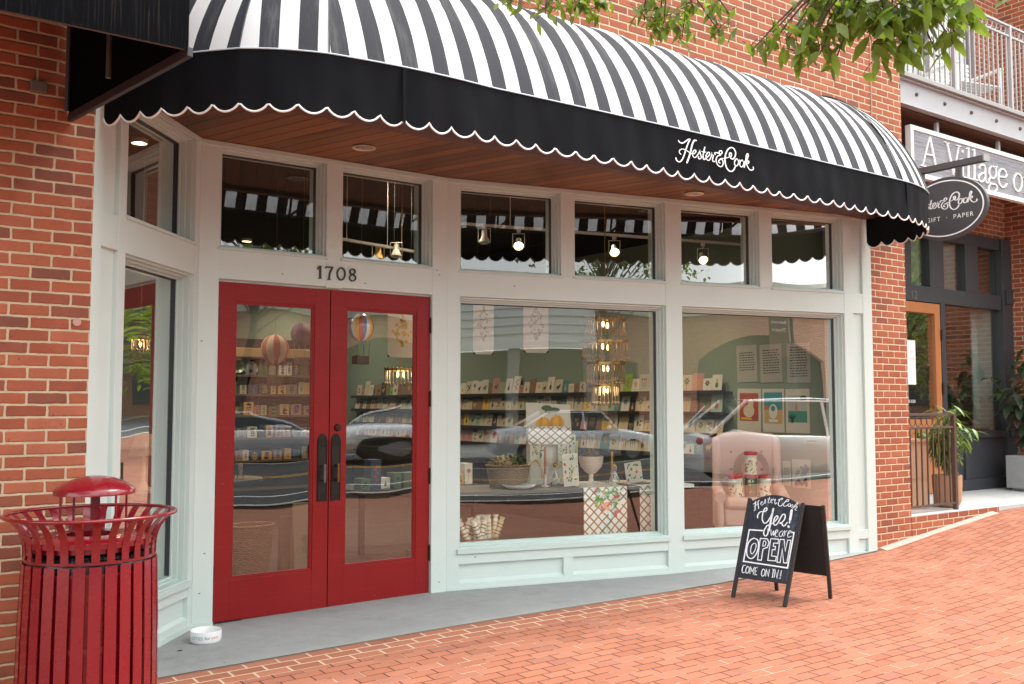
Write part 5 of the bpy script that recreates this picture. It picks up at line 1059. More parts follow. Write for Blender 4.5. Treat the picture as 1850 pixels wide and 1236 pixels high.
soft('backrest',[(-W2,.30),(W2,.30),(W2,1.00),(W2-.03,1.05),(0,1.065),(-W2+.03,1.05),(-W2,1.00)],.20,.33,arm)
for s_ in (-1,1):
    mb=MB(); pts=[(-.30,.08),(-.30,.42),(-.22,.47),(.08,.50),(.12,.72),(.16,1.0),(.26,1.02),(.30,.08)]
    MM=M@Matrix.Translation((s_*(W2-.0),0,0))@Matrix(((0,0,1,0),(1,0,0,0),(0,1,0,0),(0,0,0,1))); mb.prism(MM,pts,-.045,.045); mesh('wing_arm',mb,PINK,arm,smooth=True,bevel=.03)
    mb=MB(); mb.tube([M@Vector((s_*W2,-.31,.42)),M@Vector((s_*W2,.10,.50))],.058,14); mesh('arm_roll',mb,PINK,arm,smooth=True)
mb=MB(); mb.tbox(M,-.31,.31,-.30,.22,.13,.31); mesh('seat_base',mb,PINK,arm,smooth=True,bevel=.025)
mb=MB(); mb.tbox(M,-.305,.305,-.335,.20,.30,.42); mesh('seat_cushion',mb,PINK,arm,smooth=True,bevel=.045)
for x in (-.31,.31):
    for y in (-.27,.25): mesh('leg',MB().tube([M@Vector((x,y,.14)),M@Vector((x*1.03,y*1.05,0))],[.028,.018],10),plain('oak_leg',(.36,.19,.08),.5),arm,smooth=True)
mb=MB()
for x in (-.18,0,.18):
    for z in (.68,.86): mb.ball(M@Vector((x,.195,z)),.014,n=5)
mesh('button',mb,plain('velvet_button',(.42,.21,.17),.7),arm,smooth=True)
# four gift tins
TC=plain('tin_cream',(.66,.60,.48),.4); TG=plain('tin_green',(.05,.12,.08),.4); TR=plain('tin_red_lid',(.52,.05,.06),.35); TL=plain('tin_label',(.7,.66,.58),.5)
def tin(x,y,z,r,h,body,label,seed,tilt=0):
    p=M@Vector((x,y,z)); t=thing('gift_tin',label,'tin',p,0,'red lidded bird patterned tins on the armchair')
    MM=Matrix.Translation(p)@Matrix.Rotation(R(tilt),4,'Y')
    mesh('tin_body',MB().lathe([(.001,0),(r,0),(r,h*.9),(.001,h*.9)],n=28,M=MM),body,t,smooth=True)
    mesh('lid',MB().lathe([(r+.002,h*.86),(r+.003,h),(r*.95,h+.004),(.001,h+.004)],n=28,M=MM),TR,t,smooth=True)
    rr=random.Random(seed); mb=MB()
    aF=math.atan2(-p.y,-p.x)
    def patch(a,zz,ra,rz,m,rot=0,k=0):
        vs=[]
        for q in range(10):
            c_,s2=ra*math.cos(q*.6283),rz*math.sin(q*.6283); c_,s2=c_*math.cos(rot)-s2*math.sin(rot),c_*math.sin(rot)+s2*math.cos(rot)
            vs.append(MM@Vector(((r+.0008+.0003*k)*math.cos(a+c_/r),(r+.0008+.0003*k)*math.sin(a+c_/r),zz+s2)))
        mb.add(vs,[tuple(range(10))],m)
    patch(aF,h*.72,r*.5,h*.08,3,0,3)
    for k in range(16): patch(aF+rr.uniform(-1.3,1.3),rr.uniform(.08,.6)*h,rr.uniform(.010,.024),rr.uniform(.005,.011),rr.choice([0,0,1,2]),rr.uniform(0,3),k%3)
    mesh('bird_pattern',mb,[INKS[2],INKS[1],INKS[5],TL],t)
tin(-.155,-.15,.425,.073,.215,TC,'cream bird patterned tin leaning at the left end of the armchair seat',1,-6); tin(.01,-.13,.425,.060,.215,TG,'dark green tin with a red lid between two cream tins on the armchair seat',2); tin(.165,-.15,.425,.063,.215,TC,'cream bird patterned tin at the right end of the armchair seat',3); tin(.01,-.13,.645,.063,.225,TC,'cream bird patterned tin stacked on top of the green tin',4)
# display table with lattice runners ---------------------------------
tb_=MB(); tabl=thing('display_table','long white topped display table behind the middle window','table',(5.4,6.9,.2))
t0,t1,d0,d1=.16,2.14,.36,1.05
SW.box(tb_,t0,t1,d0,d1,.765,.795); mesh('table_top',tb_,plain('table_linen',(.15,.12,.10),.7),tabl,bevel=.003)
for a in (t0+.03,t1-.08):
    for b in (d0+.03,d1-.08): q=MB(); SW.box(q,a,a+.05,b,b+.05,.2,.765); mesh('leg',q,DKW,tabl)
def lattice():
    t=NT('bamboo_lattice'); uvn=t.n('ShaderNodeUVMap',uv_map='map'); x,y,z=t.sep(uvn.outputs[0]); k=11.5
    def ln(v):
        f=t.m('FRACT',v); return t.m('ABSOLUTE',t.m('SUBTRACT',f,.5))
    a=ln(t.m('MULTIPLY',t.m('ADD',x,t.m('MULTIPLY',y,1.0)),k)); b=ln(t.m('MULTIPLY',t.m('SUBTRACT',x,t.m('MULTIPLY',y,1.0)),k))
    ma=t.m('LESS_THAN',a,.105); mb_=t.m('LESS_THAN',b,.105); m_=t.m('MAXIMUM',ma,mb_)
    nz=t.noise(t.comb(t.m('MULTIPLY',x,60),t.m('MULTIPLY',y,60),0),1,3); bc_=t.mix(nz,(.40,.20,.05),(.20,.08,.02)); ed=t.m('GREATER_THAN',t.m('MINIMUM',a,b),.07)
    t.base(t.mix(m_,(.74,.74,.70),bc_)); t.rough(.6); return t.mat
LAT=lattice()
def runner(a0_,a1_,label,sh):
    mb=MB(); n=10; vs=[];uv=[]
    prof_=[(d1-.05,.798),(.42,.798),(.352,.797),(.345,.785),(.343,.60),(.346,.45),(.342,.26)]
    for i in range(n+1):
        s=a0_+(a1_-a0_)*i/n; L_=0; pv=None
        for d,z in prof_:
            q=SW.p(s,d+(.004*math.sin(i*1.9) if z<.7 else 0),z); 
            if pv: L_+=math.dist(pv,(d,z))
            pv=(d,z); vs.append(q); uv.append((s,L_))
    m_=len(prof_); fs=[(i*m_+j,i*m_+j+1,(i+1)*m_+j+1,(i+1)*m_+j) for i in range(n) for j in range(m_-1)]
    mb.add(vs,fs,0,[[uv[k] for k in f] for f in fs])
    t=thing('table_runner',label,'table runner',SW.p((a0_+a1_)/2,.345,.26),0,'bamboo lattice paper runners over the table edge'); mesh('lattice_cloth',mb,LAT,t,smooth='weld')
    fl_=MB(); rr=random.Random(sh); c=(a0_+a1_)/2+.02
    for k in range(46):
        MM=SW.M(c+rr.uniform(-.125,.125),.338-.0006*(k%7),.665+rr.uniform(-.115,.12)); fl_.disc(MM@Matrix.Rotation(rr.uniform(0,3),4,'Z'),rr.uniform(.012,.034),rr.uniform(.010,.02),9,rr.choice([0,0,1,2,3,3]))
    mesh('floral_spray',fl_,[C('spray_green',(.17,.36,.06)),C('spray_red',(.55,.09,.07)),C('spray_peach',(.70,.38,.25)),C('spray_white',(.72,.75,.72))],t)
runner(1.42,1.865,'white and brown lattice runner with a flower spray, left of two',3); runner(2.0,2.42,'white and brown lattice runner with a flower spray, cut off by the mullion',6)
ex=MB(); SW.box(ex,2.14,2.6,.36,.95,.765,.795); SW.box(ex,2.54,2.59,.8,.85,.2,.765); solo('side_table',ex,plain('table_white2',(.6,.58,.53),.7),'small white topped side table behind the window mullion','table',SW.p(2.3,.6,.2))
def P(px,py,d): return SW.p(*((lambda q:(q[0],d,q[1]))(sw(px,py,d))))
TZ=.797
def onT(px,d): s,_=sw(px,880,d); return SW.p(s,d,TZ)
# gourd print behind
s0,_=sw(952,760,.85); s1,_=sw(1035,760,.85); g=MB(); gm=SW.M(0,.85,0)
g.prism(gm,[(s0+.0,.80),(s1-.0,.80),(s1-.03,1.55),(s0-.01,1.57)],-.004,0,0)
cx_=(s0+s1)/2
for k,(dx_,dz_,rx_,rz_,m_) in enumerate(((-.115,1.355,.035,.065,1),(-.035,1.355,.035,.065,3),(-.09,1.36,.03,.075,3),(-.058,1.36,.028,.078,1),(.115,1.36,.035,.07,1),(.03,1.365,.035,.07,3),(.09,1.368,.032,.08,3),(.06,1.37,.03,.084,1),(-.04,1.52,.055,.025,2),(.03,1.50,.07,.024,2),(-.02,1.49,.04,.02,2))): g.disc(gm@Matrix.Translation((cx_+dx_,dz_,.001+.0007*k)),rx_,rz_,14,m_)
solo('gourd_print',g,[PAPER[1],C('gourd_yellow',(.72,.36,.02)),C('gourd_leaf',(.06,.10,.03)),C('gourd_orange',(.60,.24,.01))],'tall paper print of two yellow gourds with dark leaves standing on the display table','print',(*SW.p(cx_,.85,0)[:2],TZ))
lb_=MB(); q0,_=sw(955,780,.78); q1,_=sw(1032,780,.78); n_=10
vs=[SW.p(q,.78,z) for z in (1.18,1.34) for q in (q0,q1)]; lb_.add([vs[0],vs[1],vs[3],vs[2]],[(0,1,2,3)],0,[[(0,0),(.42,0),(.42,.2),(0,.2)]])
lb2=MB(); SW.box(lb2,q0,q1,.782,.80,1.175,1.345); mesh_=thing('lattice_board','white board with bamboo lattice pattern in front of the gourd print','board',SW.p(q0,.79,TZ)); mesh('printed_face',lb_,LAT,mesh_); mesh('board',lb2,PAPER[1],mesh_)
lb3=MB(); SW.box(lb3,q0+.02,q0+.04,.79,.80,TZ,1.18); SW.box(lb3,q1-.04,q1-.02,.79,.80,TZ,1.18); mesh('prop',lb3,PAPER[1],mesh_)
def florals(px0,px1,py0,py1,d,name,label,seed,back=PAPER[1],n=40,tilt=0):
    s0,z1=sw(px0,py0,d); s1,z0=sw(px1,py1,d); z0=max(z0,TZ+.002); rr=random.Random(seed); MM=SW.M((s0+s1)/2,d,(z0+z1)/2)@Matrix.Rotation(R(tilt),4,'Z'); w_,h_=s1-s0,z1-z0
    g=MB(); g.tbox(MM,-w_/2,w_/2,-h_/2,h_/2,-.004,0,0)
    for k in range(n): g.disc(MM@Matrix.Translation((rr.uniform(-.42,.42)*w_,rr.uniform(-.44,.44)*h_,.0008+.0005*(k%9)))@Matrix.Rotation(rr.uniform(0,3),4,'Z'),w_*rr.uniform(.05,.11),w_*rr.uniform(.03,.06),9,rr.choice([1,1,2,3]))
    solo(name,g,[back,INKS[1],INKS[2],C('soft_green',(.28,.40,.14))],label,'print',(*SW.p((s0+s1)/2,d,0)[:2],z0))
florals(958,984,785,830,.80,'floral_sheet','floral wrapping sheet hanging at the left under the lattice board',5); florals(1008,1040,785,840,.795,'floral_sheet','floral wrapping sheet hanging at the right under the lattice board',6)
florals(1017,1045,820,878,.50,'leafy_box','slim white box with a green leaf wreath leaning at the table front',7,n=26,tilt=4); florals(1130,1160,835,872,.52,'leafy_card','small white floral card leaning beside the glass decanter',8,n=18,tilt=8)
# wicker baskets
def wicker():
    t=NT('wicker'); P_=t.obj(); x,y,z=t.sep(P_); a=t.m('ARCTAN2',y,x); wv=t.m('SINE',t.m('ADD',t.m('MULTIPLY',z,420),t.m('MULTIPLY',t.m('SINE',t.m('MULTIPLY',a,26)),1.4))); nz=t.noise(P_,30,4)
    t.base(t.mix(t.m('MULTIPLY_ADD',wv,.35,t.m('MULTIPLY',nz,.6)),(.16,.085,.04),(.50,.33,.18))); t.rough(.7); t.bump(wv,1,.006); return t.mat
WICK=wicker()
def basket(cx,cy,z,rx,ry,h,label,handle=True,flare_=1.08):
    t=thing('wicker_basket',label,'basket',(cx,cy,z)); mb=MB(); n=40
    for r_,zz in ((.85,0),(.9,.01),(1,.5),(flare_,1),(flare_*.96,1.0),(.93,.5),(.82,.08)):
        mb.v+=[(cx+rx*r_*math.cos(2*PI*k/n),cy+ry*r_*math.sin(2*PI*k/n),z+h*zz) for k in range(n)]
    for i in range(6):
        for k in range(n): mb.f.append((i*n+k,i*n+(k+1)%n,(i+1)*n+(k+1)%n,(i+1)*n+k)); mb.m.append(0)
    mb.f.append(tuple(6*n+k for k in range(n))); mb.m.append(0)
    mesh('basket_body',mb,WICK,t,smooth=True)
    mesh('rolled_rim',MB().tube([(cx+rx*flare_*math.cos(2*PI*k/32),cy+ry*flare_*math.sin(2*PI*k/32),z+h) for k in range(33)],.010,8),WICK,t,smooth=True)
    if handle: mesh('rope_handle',MB().tube(smoothpts([(cx+rx*.6,cy-ry*.9,z+h),(cx+rx*1.0,cy-ry*1.0,z+h+.05),(cx+rx*1.3,cy-ry,z+h-.03),(cx+rx*1.45,cy-ry*.9,z+h*.35)],5),.011,8),plain('jute_rope',(.45,.32,.17),.8,0,.3,80),t,smooth=True)
    return t
q=onT(918,.72); basket(q[0],q[1],TZ,.20,.16,.20,'brown wicker basket with a rope handle on the left of the display table')
def posy(cx,cy,z,r,label,seed,mat,name='moss_bundle'):
    rr=random.Random(seed); mb=MB()
    for k in range(260):
        a=rr.uniform(0,2*PI); e=rr.uniform(0,1.4); p=(cx+r*math.cos(a)*math.cos(e)*rr.uniform(.5,1),cy+r*.8*math.sin(a)*math.cos(e)*rr.uniform(.5,1),z+r*.75*math.sin(e)*rr.uniform(.5,1))
        leafmesh(mb,p,(math.cos(a),math.sin(a),rr.uniform(-.2,1)),(0,0,1),r*.28,r*.13)
    mb.ball((cx,cy,z+r*.25),r*.62,r*.55,r*.42,n=8)
    solo(name,mb,mat,label,'foliage',(cx,cy,z),smooth='raw')
posy(q[0]-.06,q[1],TZ+.17,.15,'dried straw coloured bunch spilling over the left basket',5,plain('dried_straw',(.34,.25,.11),.8)); posy(q[0]+.10,q[1]+.1,TZ+.20,.13,'dark green mossy bunch behind the straw bunch',6,plain('dark_moss',(.09,.11,.03),.8))
q=onT(1068,.62)
def goblet(x,y,z,k,label,mat,prof_,name='footed_bowl',cat='bowl'):
    solo(name,MB().lathe([(r_*k,z+zz*k) for r_,zz in prof_],(x,y,0),32),mat,label,cat,(x,y,z),smooth=True)
CER=plain('blush_ceramic',(.62,.50,.43),.3,0,.03,3,coat=.3)
goblet(q[0],q[1],TZ,1,'white ceramic footed bowl holding a mossy ball in the middle window',CER,[(.001,0),(.062,0),(.064,.012),(.03,.03),(.020,.07),(.022,.10),(.06,.125),(.10,.17),(.115,.22),(.118,.27),(.112,.27),(.105,.2),(.001,.16)])
posy(q[0],q[1],TZ+.25,.11,'round brown green mossy ball sitting in the white footed bowl',7,plain('brown_moss',(.16,.10,.05),.85),'moss_ball')
for i,(px,d,h,c,lab) in enumerate(((985,.62,.36,(.40,.13,.06),'tall rust brown taper candle in a white holder left of the leafy box'),(1042,.75,.40,(.35,.42,.10),'thin olive green taper candle left of the footed bowl'),(1106,.60,.30,(.45,.22,.05),'amber taper candle in a pale holder right of the footed bowl'))):
    x,y,_=onT(px,d); t=thing('taper_candle',lab,'candle',(x,y,TZ),0,'taper candles on the display table'); mesh('candle',MB().lathe([(.012,TZ+.10),(.011,TZ+h),(.002,TZ+h+.008),(.001,TZ+h+.02)],(x,y,0),12),plain('wax',c,.4),t,smooth=True)
    mesh('holder',MB().lathe([(.001,TZ),(.04,TZ),(.04,TZ+.008),(.012,TZ+.02),(.018,TZ+.05),(.010,TZ+.08),(.018,TZ+.11),(.001,TZ+.11)],(x,y,0),16),CER,t,smooth=True)
x,y,_=onT(938,.50); solo('cake_plate',MB().lathe([(.001,TZ),(.10,TZ),(.15,TZ+.03),(.152,TZ+.035),(.145,TZ+.034),(.001,TZ+.012)],(x,y,0),36),plain('white_plate',(.72,.72,.70),.25,coat=.3),'shallow white beaded plate at the front of the display table','plate',(x,y,TZ),smooth=True)
for px,d,lab in ((1110,.50,'clear glass decanter with a gold stopper near the window frame'),(1003,.80,'clear glass jar with amber contents behind the leafy box')):
    x,y,_=onT(px,d); t=thing('glass_vessel',lab,'glass',(x,y,TZ)); mesh('vessel',MB().lathe([(.001,TZ),(.045,TZ),(.055,TZ+.05),(.03,TZ+.10),(.018,TZ+.13),(.026,TZ+.17),(.028,TZ+.175)],(x,y,0),20),CLEAR,t,smooth=True); mesh('stopper',MB().ball((x,y,TZ+.18),.022,n=7),plain('gold',(.6,.35,.08),.3,.9),t,smooth=True)
for i,(px,d) in enumerate(((1150,.62),(1176,.50))):
    x,y,_=onT(px,d); goblet(x,y,TZ if px<1160 else TZ,1,('pale pink dish beside the floral card','white shallow dish next to the mullion')[i],CER,[(.001,0),(.05,0),(.09,.02),(.092,.026),(.001,.01)],'small_dish','dish')
# basket of paper crackers low on the left
s_,_=sw(862,960,.42); cx_,cy_,_=SW.p(s_,.42,0); basket(cx_,cy_,.25,.17,.14,.14,'low wicker tray basket at the bottom left of the middle window',False,1.05)
rr=random.Random(9)
for k in range(20):
    x=cx_-.16+.017*k+rr.uniform(-.01,.01); y=cy_+rr.uniform(-.08,.06); a=rr.uniform(-.5,.5)*(1 if k>5 else -1.2); L_=.235
    p0=Vector((x,y,.35)); p1=p0+Vector((math.sin(a)*L_*.9,rr.uniform(-.03,.05),math.cos(a)*L_)); mt=plain('cracker_paper',rr.choice([(.66,.60,.48),(.70,.66,.56),(.55,.42,.26),(.62,.60,.52)]),.5,0,.3,30)
    mb=MB(); mb.tube([p0,p0+(p1-p0)*.12,p0+(p1-p0)*.16,p0+(p1-p0)*.84,p0+(p1-p0)*.88,p1],[.027,.017,.026,.026,.017,.028],12)
    for f_ in (.3,.42,.58,.7): mb.tube([p0+(p1-p0)*f_,p0+(p1-p0)*(f_+.035)],.0275,12,1)
    solo('paper_roll',mb,[mt,rr.choice([INKS[5],INKS[1],INKS[4],WICK])],'pale patterned paper cracker in the low basket, %s from the left'%ORD(k+1),'cracker',tuple(p0),'paper crackers in the low basket',smooth=True)
# white stacked books and bits left of the armchair
for k,(dx_,w_,h_) in enumerate(((0,.16,.05),(.01,.14,.045),(-.01,.15,.06),(.0,.12,.05))):
    x,y,z=SW.p(2.42,.62,.8+sum((.05,.045,.06,.05)[:k])); solo('boxed_set',MB().tbox(Matrix.Translation((x+dx_,y,z))@Matrix.Rotation(.15*k,4,'Z'),-w_/2,w_/2,-.06,.06,0,h_-.002),CER,'blush pink box on the side table, %s from the bottom of its stack'%ORD(k+1),'box',(x+dx_,y,z),'boxes stacked on the side table')
# hanging botanical prints
CORAL=plain('coral_ink',(.42,.29,.20),.7)
def hprint(px0,px1,py1,d,label,S=SW,h=.56,ink=CORAL):
    a=sw(px0,py1,d,S); b=sw(px1,py1,d,S); s0,z0=a; s1=b[0]; w_=s1-s0; MM=S.M((s0+s1)/2,d,z0); mb=MB(); mb.tbox(MM,-w_/2,w_/2,0,h,-.003,0,0)
    rr=random.Random(px0)
    for k in range(60):
        t_=rr.uniform(0,1); sp=math.sin(PI*min(1,t_*1.1))*.32; mb.disc(MM@Matrix.Translation((rr.uniform(-sp,sp)*w_,h*(.22+.62*t_),.0005+.0003*(k%5)))@Matrix.Rotation(rr.uniform(0,3),4,'Z'),w_*.06,w_*.035,7,1)
    for sx in (-1,1): mb.prism(MM,[(sx*w_/2,0),(sx*(w_/2-.03),0),(sx*w_/2,.03)],0,.001,2)
    for sx in (-.3,.3): mb.tube([MM@Vector((sx*w_,h,0)),MM@Vector((sx*w_,SHZ+.3-z0,0))],.0015,4,2)
    solo('hanging_print',mb,[PAPER[1],ink,INKS[0]],label,'print',(*S.p((s0+s1)/2,d,0)[:2],z0),'botanical prints hung inside the windows')
hprint(855,892,640,1.0,'hanging cream coral print with black corners, left one at the top of the middle window'); hprint(946,991,637,1.0,'hanging cream coral print with black corners, right one at the top of the middle window')
hprint(700,752,645,1.6,'hanging cream print with a golden plant behind the right red door',SD,.50,plain('gold_ink',(.55,.38,.08),.6))
# chandeliers
GOLD=plain('aged_brass',(.45,.28,.10),.3,.9); CRY=plain('smoky_crystal',(.34,.26,.17),.12,.45,.3,40)
def chandelier(c,tiers,label,power,name='chandelier'):
    x,y,z=c; t=thing(name,label,'chandelier',(x,y,z)); rr=random.Random(int(x*100))
    for ti,(r_,z0,z1) in enumerate(tiers):
        mb=MB(); mb.lathe([(r_,z0-.012),(r_+.008,z0-.012),(r_+.008,z0+.012),(r_,z0+.012),(r_,z0-.012)],(x,y,0),36); 
        for k in range(3): a=k*PI/3; mb.tube([(x+r_*math.cos(a),y+r_*math.sin(a),z0),(x-r_*math.cos(a),y-r_*math.sin(a),z0)],.004,5)
        mesh('ring_frame',mb,GOLD,t,smooth=True)
        n=max(14,int(r_*150)); mb=MB(); mb2=MB()
        for k in range(n):
            a=2*PI*k/n; px,py=x+r_*math.cos(a),y+r_*math.sin(a)
            mb.tube([(px,py,z0-.012),(px,py,z1+.045)],[.0075,.004],5,0); mb.ball((px,py,z1+.022),.0105,.0105,.022,n=4); mb.ball((px,py,z0+.02),.010,n=3)
        mesh('crystal_drops',mb,CRY,t,smooth=True)
        for k in range(2 if r_>.12 else 1):
            a=k*PI+.6; bx_,by_=x+r_*.45*math.cos(a),y+r_*.45*math.sin(a); 
            if r_<.12: bx_,by_=x,y
            mesh('bulb',MB().ball((bx_,by_,z0-.05),.014,.014,.030,n=6),FILAMENT,t,smooth=True)
    mesh('chain',MB().tube([(x,y,tiers[0][1]),(x,y,SHZ+.3)],.006,5),GOLD,t)
    l=bpy.data.lights.new('chandelier_light','POINT'); l.energy=power; l.color=(1,.75,.45); l.shadow_soft_size=.06; o=bpy.data.objects.new('chandelier_light',l); col.objects.link(o); o.parent=t; o.location=(0,0,tiers[-1][1]-.05-z)
s,_=sw(1094,680,1.05); k_=SW.p(s,1.05,0); zz=lambda y: sw(1094,y,1.05)[1]
chandelier((k_[0],k_[1],zz(735)),[(.20,zz(578),zz(605)),(.235,zz(618),zz(651)),(.19,zz(657),zz(694)),(.135,zz(697),zz(733))],'tall four tier crystal drop chandelier hanging in the middle window',1.5)
s,_=sw(724,660,1.9,SD); k_=SD.p(s,1.9,0); zz=lambda y: sw(724,y,1.9,SD)[1]
chandelier((k_[0],k_[1],zz(697)),[(.16,zz(668),zz(697))],'single ring crystal drop chandelier seen through the right red door',1.5)
s,_=sw(254,620,1.6,SL); q=at_u(254,625,1.9)
q=EYEV+ray(254,612)*9.0; zz=q.z; chandelier((q.x,q.y,zz-.15),[(.08,zz,zz-.13)],'tiny glowing crystal chandelier seen through the left splayed window',2)
# paper hot air balloons
def balloon(px,py,dist,r,mats,label,stripes,by):
    c=EYEV+ray(px,py)*dist; t=thing('paper_balloon',label,'balloon',(c.x,c.y,c.z-r*1.2),0,'paper hot air balloons hanging behind the doors'); mb=MB(); n=stripes*2; rows=14
    vs=[]
    for i in range(rows+1):
        ph=PI*i/rows*.93; rr_=r*math.sin(ph); z=c.z+r*math.cos(ph)*(1 if ph<PI/2 else 1.15)
        vs+=[(c.x+rr_*math.cos(2*PI*k/n+ph*.0),c.y+rr_*math.sin(2*PI*k/n),z) for k in range(n)]
    for i in range(rows):
        for k in range(n): mb.f.append((i*n+k,i*n+(k+1)%n,(i+1)*n+(k+1)%n,(i+1)*n+k)); mb.m.append((k//2 if len(mats)==2 else k)%len(mats))
    mb.v=vs; mesh('envelope',mb,mats,t,smooth=True); b=MB(); zb=c.z-by
    b.box(c.x-.055,c.x+.055,c.y-.05,c.y+.05,zb-.05,zb+.02); mesh('gondola',b,plain('gondola_brown',(.10,.05,.03),.6),t,bevel=.004)
    s_=MB()
    for a in range(4): s_.tube([(c.x+.05*(-1)**a,c.y+.045*(-1)**(a//2),zb),(c.x+.5*r*(-1)**a,c.y+.5*r*(-1)**(a//2),c.z-r*.95)],.002,4)
    s_.tube([(c.x,c.y,c.z+r),(c.x,c.y,SHZ+.3)],.0015,4); mesh('strings',s_,GOLD,t)
balloon(497,630,8.6,.125,[plain('balloon_red',(.42,.10,.06),.6),plain('balloon_cream',(.58,.45,.32),.6)],'large red and cream striped paper balloon behind the left red door',12,.28)
balloon(546,603,8.9,.105,[plain('balloon_plum',(.12,.06,.10),.6),plain('balloon_plum_light',(.17,.10,.13),.6)],'plum coloured paper balloon at upper right behind the left red door',10,.24)
balloon(652,590,7.9,.108,[plain('b_yellow',(.8,.55,.05),.2,coat=.6),plain('b_red',(.6,.06,.03),.2,coat=.6),plain('b_blue',(.05,.22,.5),.2,coat=.6),plain('b_white',(.8,.8,.78),.2,coat=.6)],'glossy rainbow striped balloon behind the right red door',10,.26)
# cabinet at the back left with dishes
cab=thing('dish_cabinet','dark wooden cabinet of dishes and boxes at the back behind the left red door','cabinet',(5.4,14.3,0))
cz=[at_v(500,y,14).z for y in (830,790,750,712,678,640)]
mb=MB(); mb.box(4.55,6.35,14.28,14.33,0,2.55); mb.box(4.5,4.55,13.95,14.33,0,2.55); mb.box(6.35,6.4,13.95,14.33,0,2.55); mesh('carcass',mb,DKW,cab)
for z in cz[:5]+[.3]: mesh('shelf',MB().box(4.55,6.35,13.96,14.28,z-.03,z),plain('shelf_front',(.12,.08,.045),.5),cab)
mesh('cornice',MB().box(4.5,6.4,13.93,14.33,cz[5]-.06,cz[5]+.08),plain('light_wood',(.30,.19,.08),.5),cab,bevel=.01)
rr=random.Random(31)
def scallop(px,py,r,matc,label):
    c=at_v(px,py,14.08); mb=MB(); n=48
    for f_,y in ((.001,0),(.45,0),(.5,-.02),(1,-.05),(.96,-.045)):
        mb.v+=[(c.x+r*f_*(1+(.09*abs(math.sin(6*2*PI*k/n/1)) if f_>.6 else 0))*math.cos(2*PI*k/n),c.y+y,c.z+r*f_*(1+(.09*abs(math.sin(6*2*PI*k/n)) if f_>.6 else 0))*math.sin(2*PI*k/n)) for k in range(n)]
    mb.f=[(i*n+k,i*n+(k+1)%n,(i+1)*n+(k+1)%n,(i+1)*n+k) for i in range(4) for k in range(n)]; mb.m=[0]*len(mb.f)
    solo('scalloped_plate',mb,plain('plate_glaze',matc,.3,coat=.3),label,'plate',(c.x,c.y,c.z-r*1.05),'scalloped plates in the back cabinet',smooth=True)
scallop(428,662,.095,(.28,.36,.22),'green scalloped plate cut off by the left door stile'); scallop(452,666,.10,(.66,.62,.52),'cream scalloped plate between a green and a pink one'); scallop(483,665,.10,(.60,.30,.32),'pink scalloped plate to the right of the cream plate')
names=['cream','striped pink','dark trellis','navy trellis','green','kraft','white','orange floral']
cb=[(.48,.40,.28),(.42,.22,.19),(.22,.21,.17),(.05,.06,.10),(.08,.12,.05),(.20,.12,.07),(.66,.64,.58),(.58,.34,.12)]
for li,z in enumerate(cz[:5]):
    x=4.62 if li<4 else 5.20; k=0
    while x<6.2:
        k+=1; w_=rr.uniform(.07,.17); h_=rr.uniform(.13,.20); c=rr.randrange(8); mb=MB(); mb.box(x,x+w_,14.0,14.18,z+.001,z+h_); 
        for q in range(4): motif(mb,frameM((x+w_/2,13.999,z+h_*(.2+.2*q)),(1,0,0),(0,0,1)),w_,h_*.35,rr.randrange(6),1,rr)
        solo('gift_box',mb,[plain('box_'+names[c].replace(' ','_'),cb[c],.6),INKS[rr.randrange(6)]],'%s box, %s from the left on the %s cabinet shelf up'%(names[c],ORD(k),ORD(li+1)),'box',(x+w_/2,14.1,z+.001),'boxes on the back cabinet shelves'); x+=w_+rr.uniform(.005,.05)
# counter and wicker cart, gift bags behind the doors
q=at_z(455,1010,.02); x,y=3.0,8.0
bk_=MB(); basket(3.05,8.1,.10,.20,.15,.42,'tall wicker cart basket on small wheels behind the left red door',False,1.1)
wh=MB(); 
for a in (-.14,.14): wh.lathe([(.001,-.012),(.045,-.012),(.045,.012),(.001,.012)],n=16,M=Matrix.Translation((3.05+a,7.97,.047))@Matrix.Rotation(PI/2,4,'X')); wh.lathe([(.001,-.012),(.045,-.012),(.045,.012),(.001,.012)],n=16,M=Matrix.Translation((3.05+a,8.22,.047))@Matrix.Rotation(PI/2,4,'X'))
wh.box(2.90,3.20,7.96,8.23,.09,.10); solo('cart_base',wh,BLACK,'small wheeled base under the tall wicker cart basket','cart',(3.05,8.1,0))
tt=thing('glassware_table','dark round table set with glasses behind the left red door','table',(3.15,9.4,0)); mesh('table_top',MB().lathe([(.001,.80),(.5,.80),(.5,.83),(.001,.83)],(3.15,9.4,0),32),DKW,tt,smooth=True); mesh('pedestal',MB().lathe([(.001,0),(.25,0),(.2,.03),(.04,.08),(.04,.80)],(3.15,9.4,0),20),DKW,tt,smooth=True)
for k in range(6):
    x=2.85+.11*k; y=9.15+.06*(k%3); solo('tall_glass',MB().lathe([(.001,.83),(.032,.83),(.036,.98),(.034,.98),(.030,.84)],(x,y,0),18),CLEAR,'clear tumbler on the round table, %s from the left'%ORD(k+1),'glass',(x,y,.83),'tumblers on the round table',smooth=True)
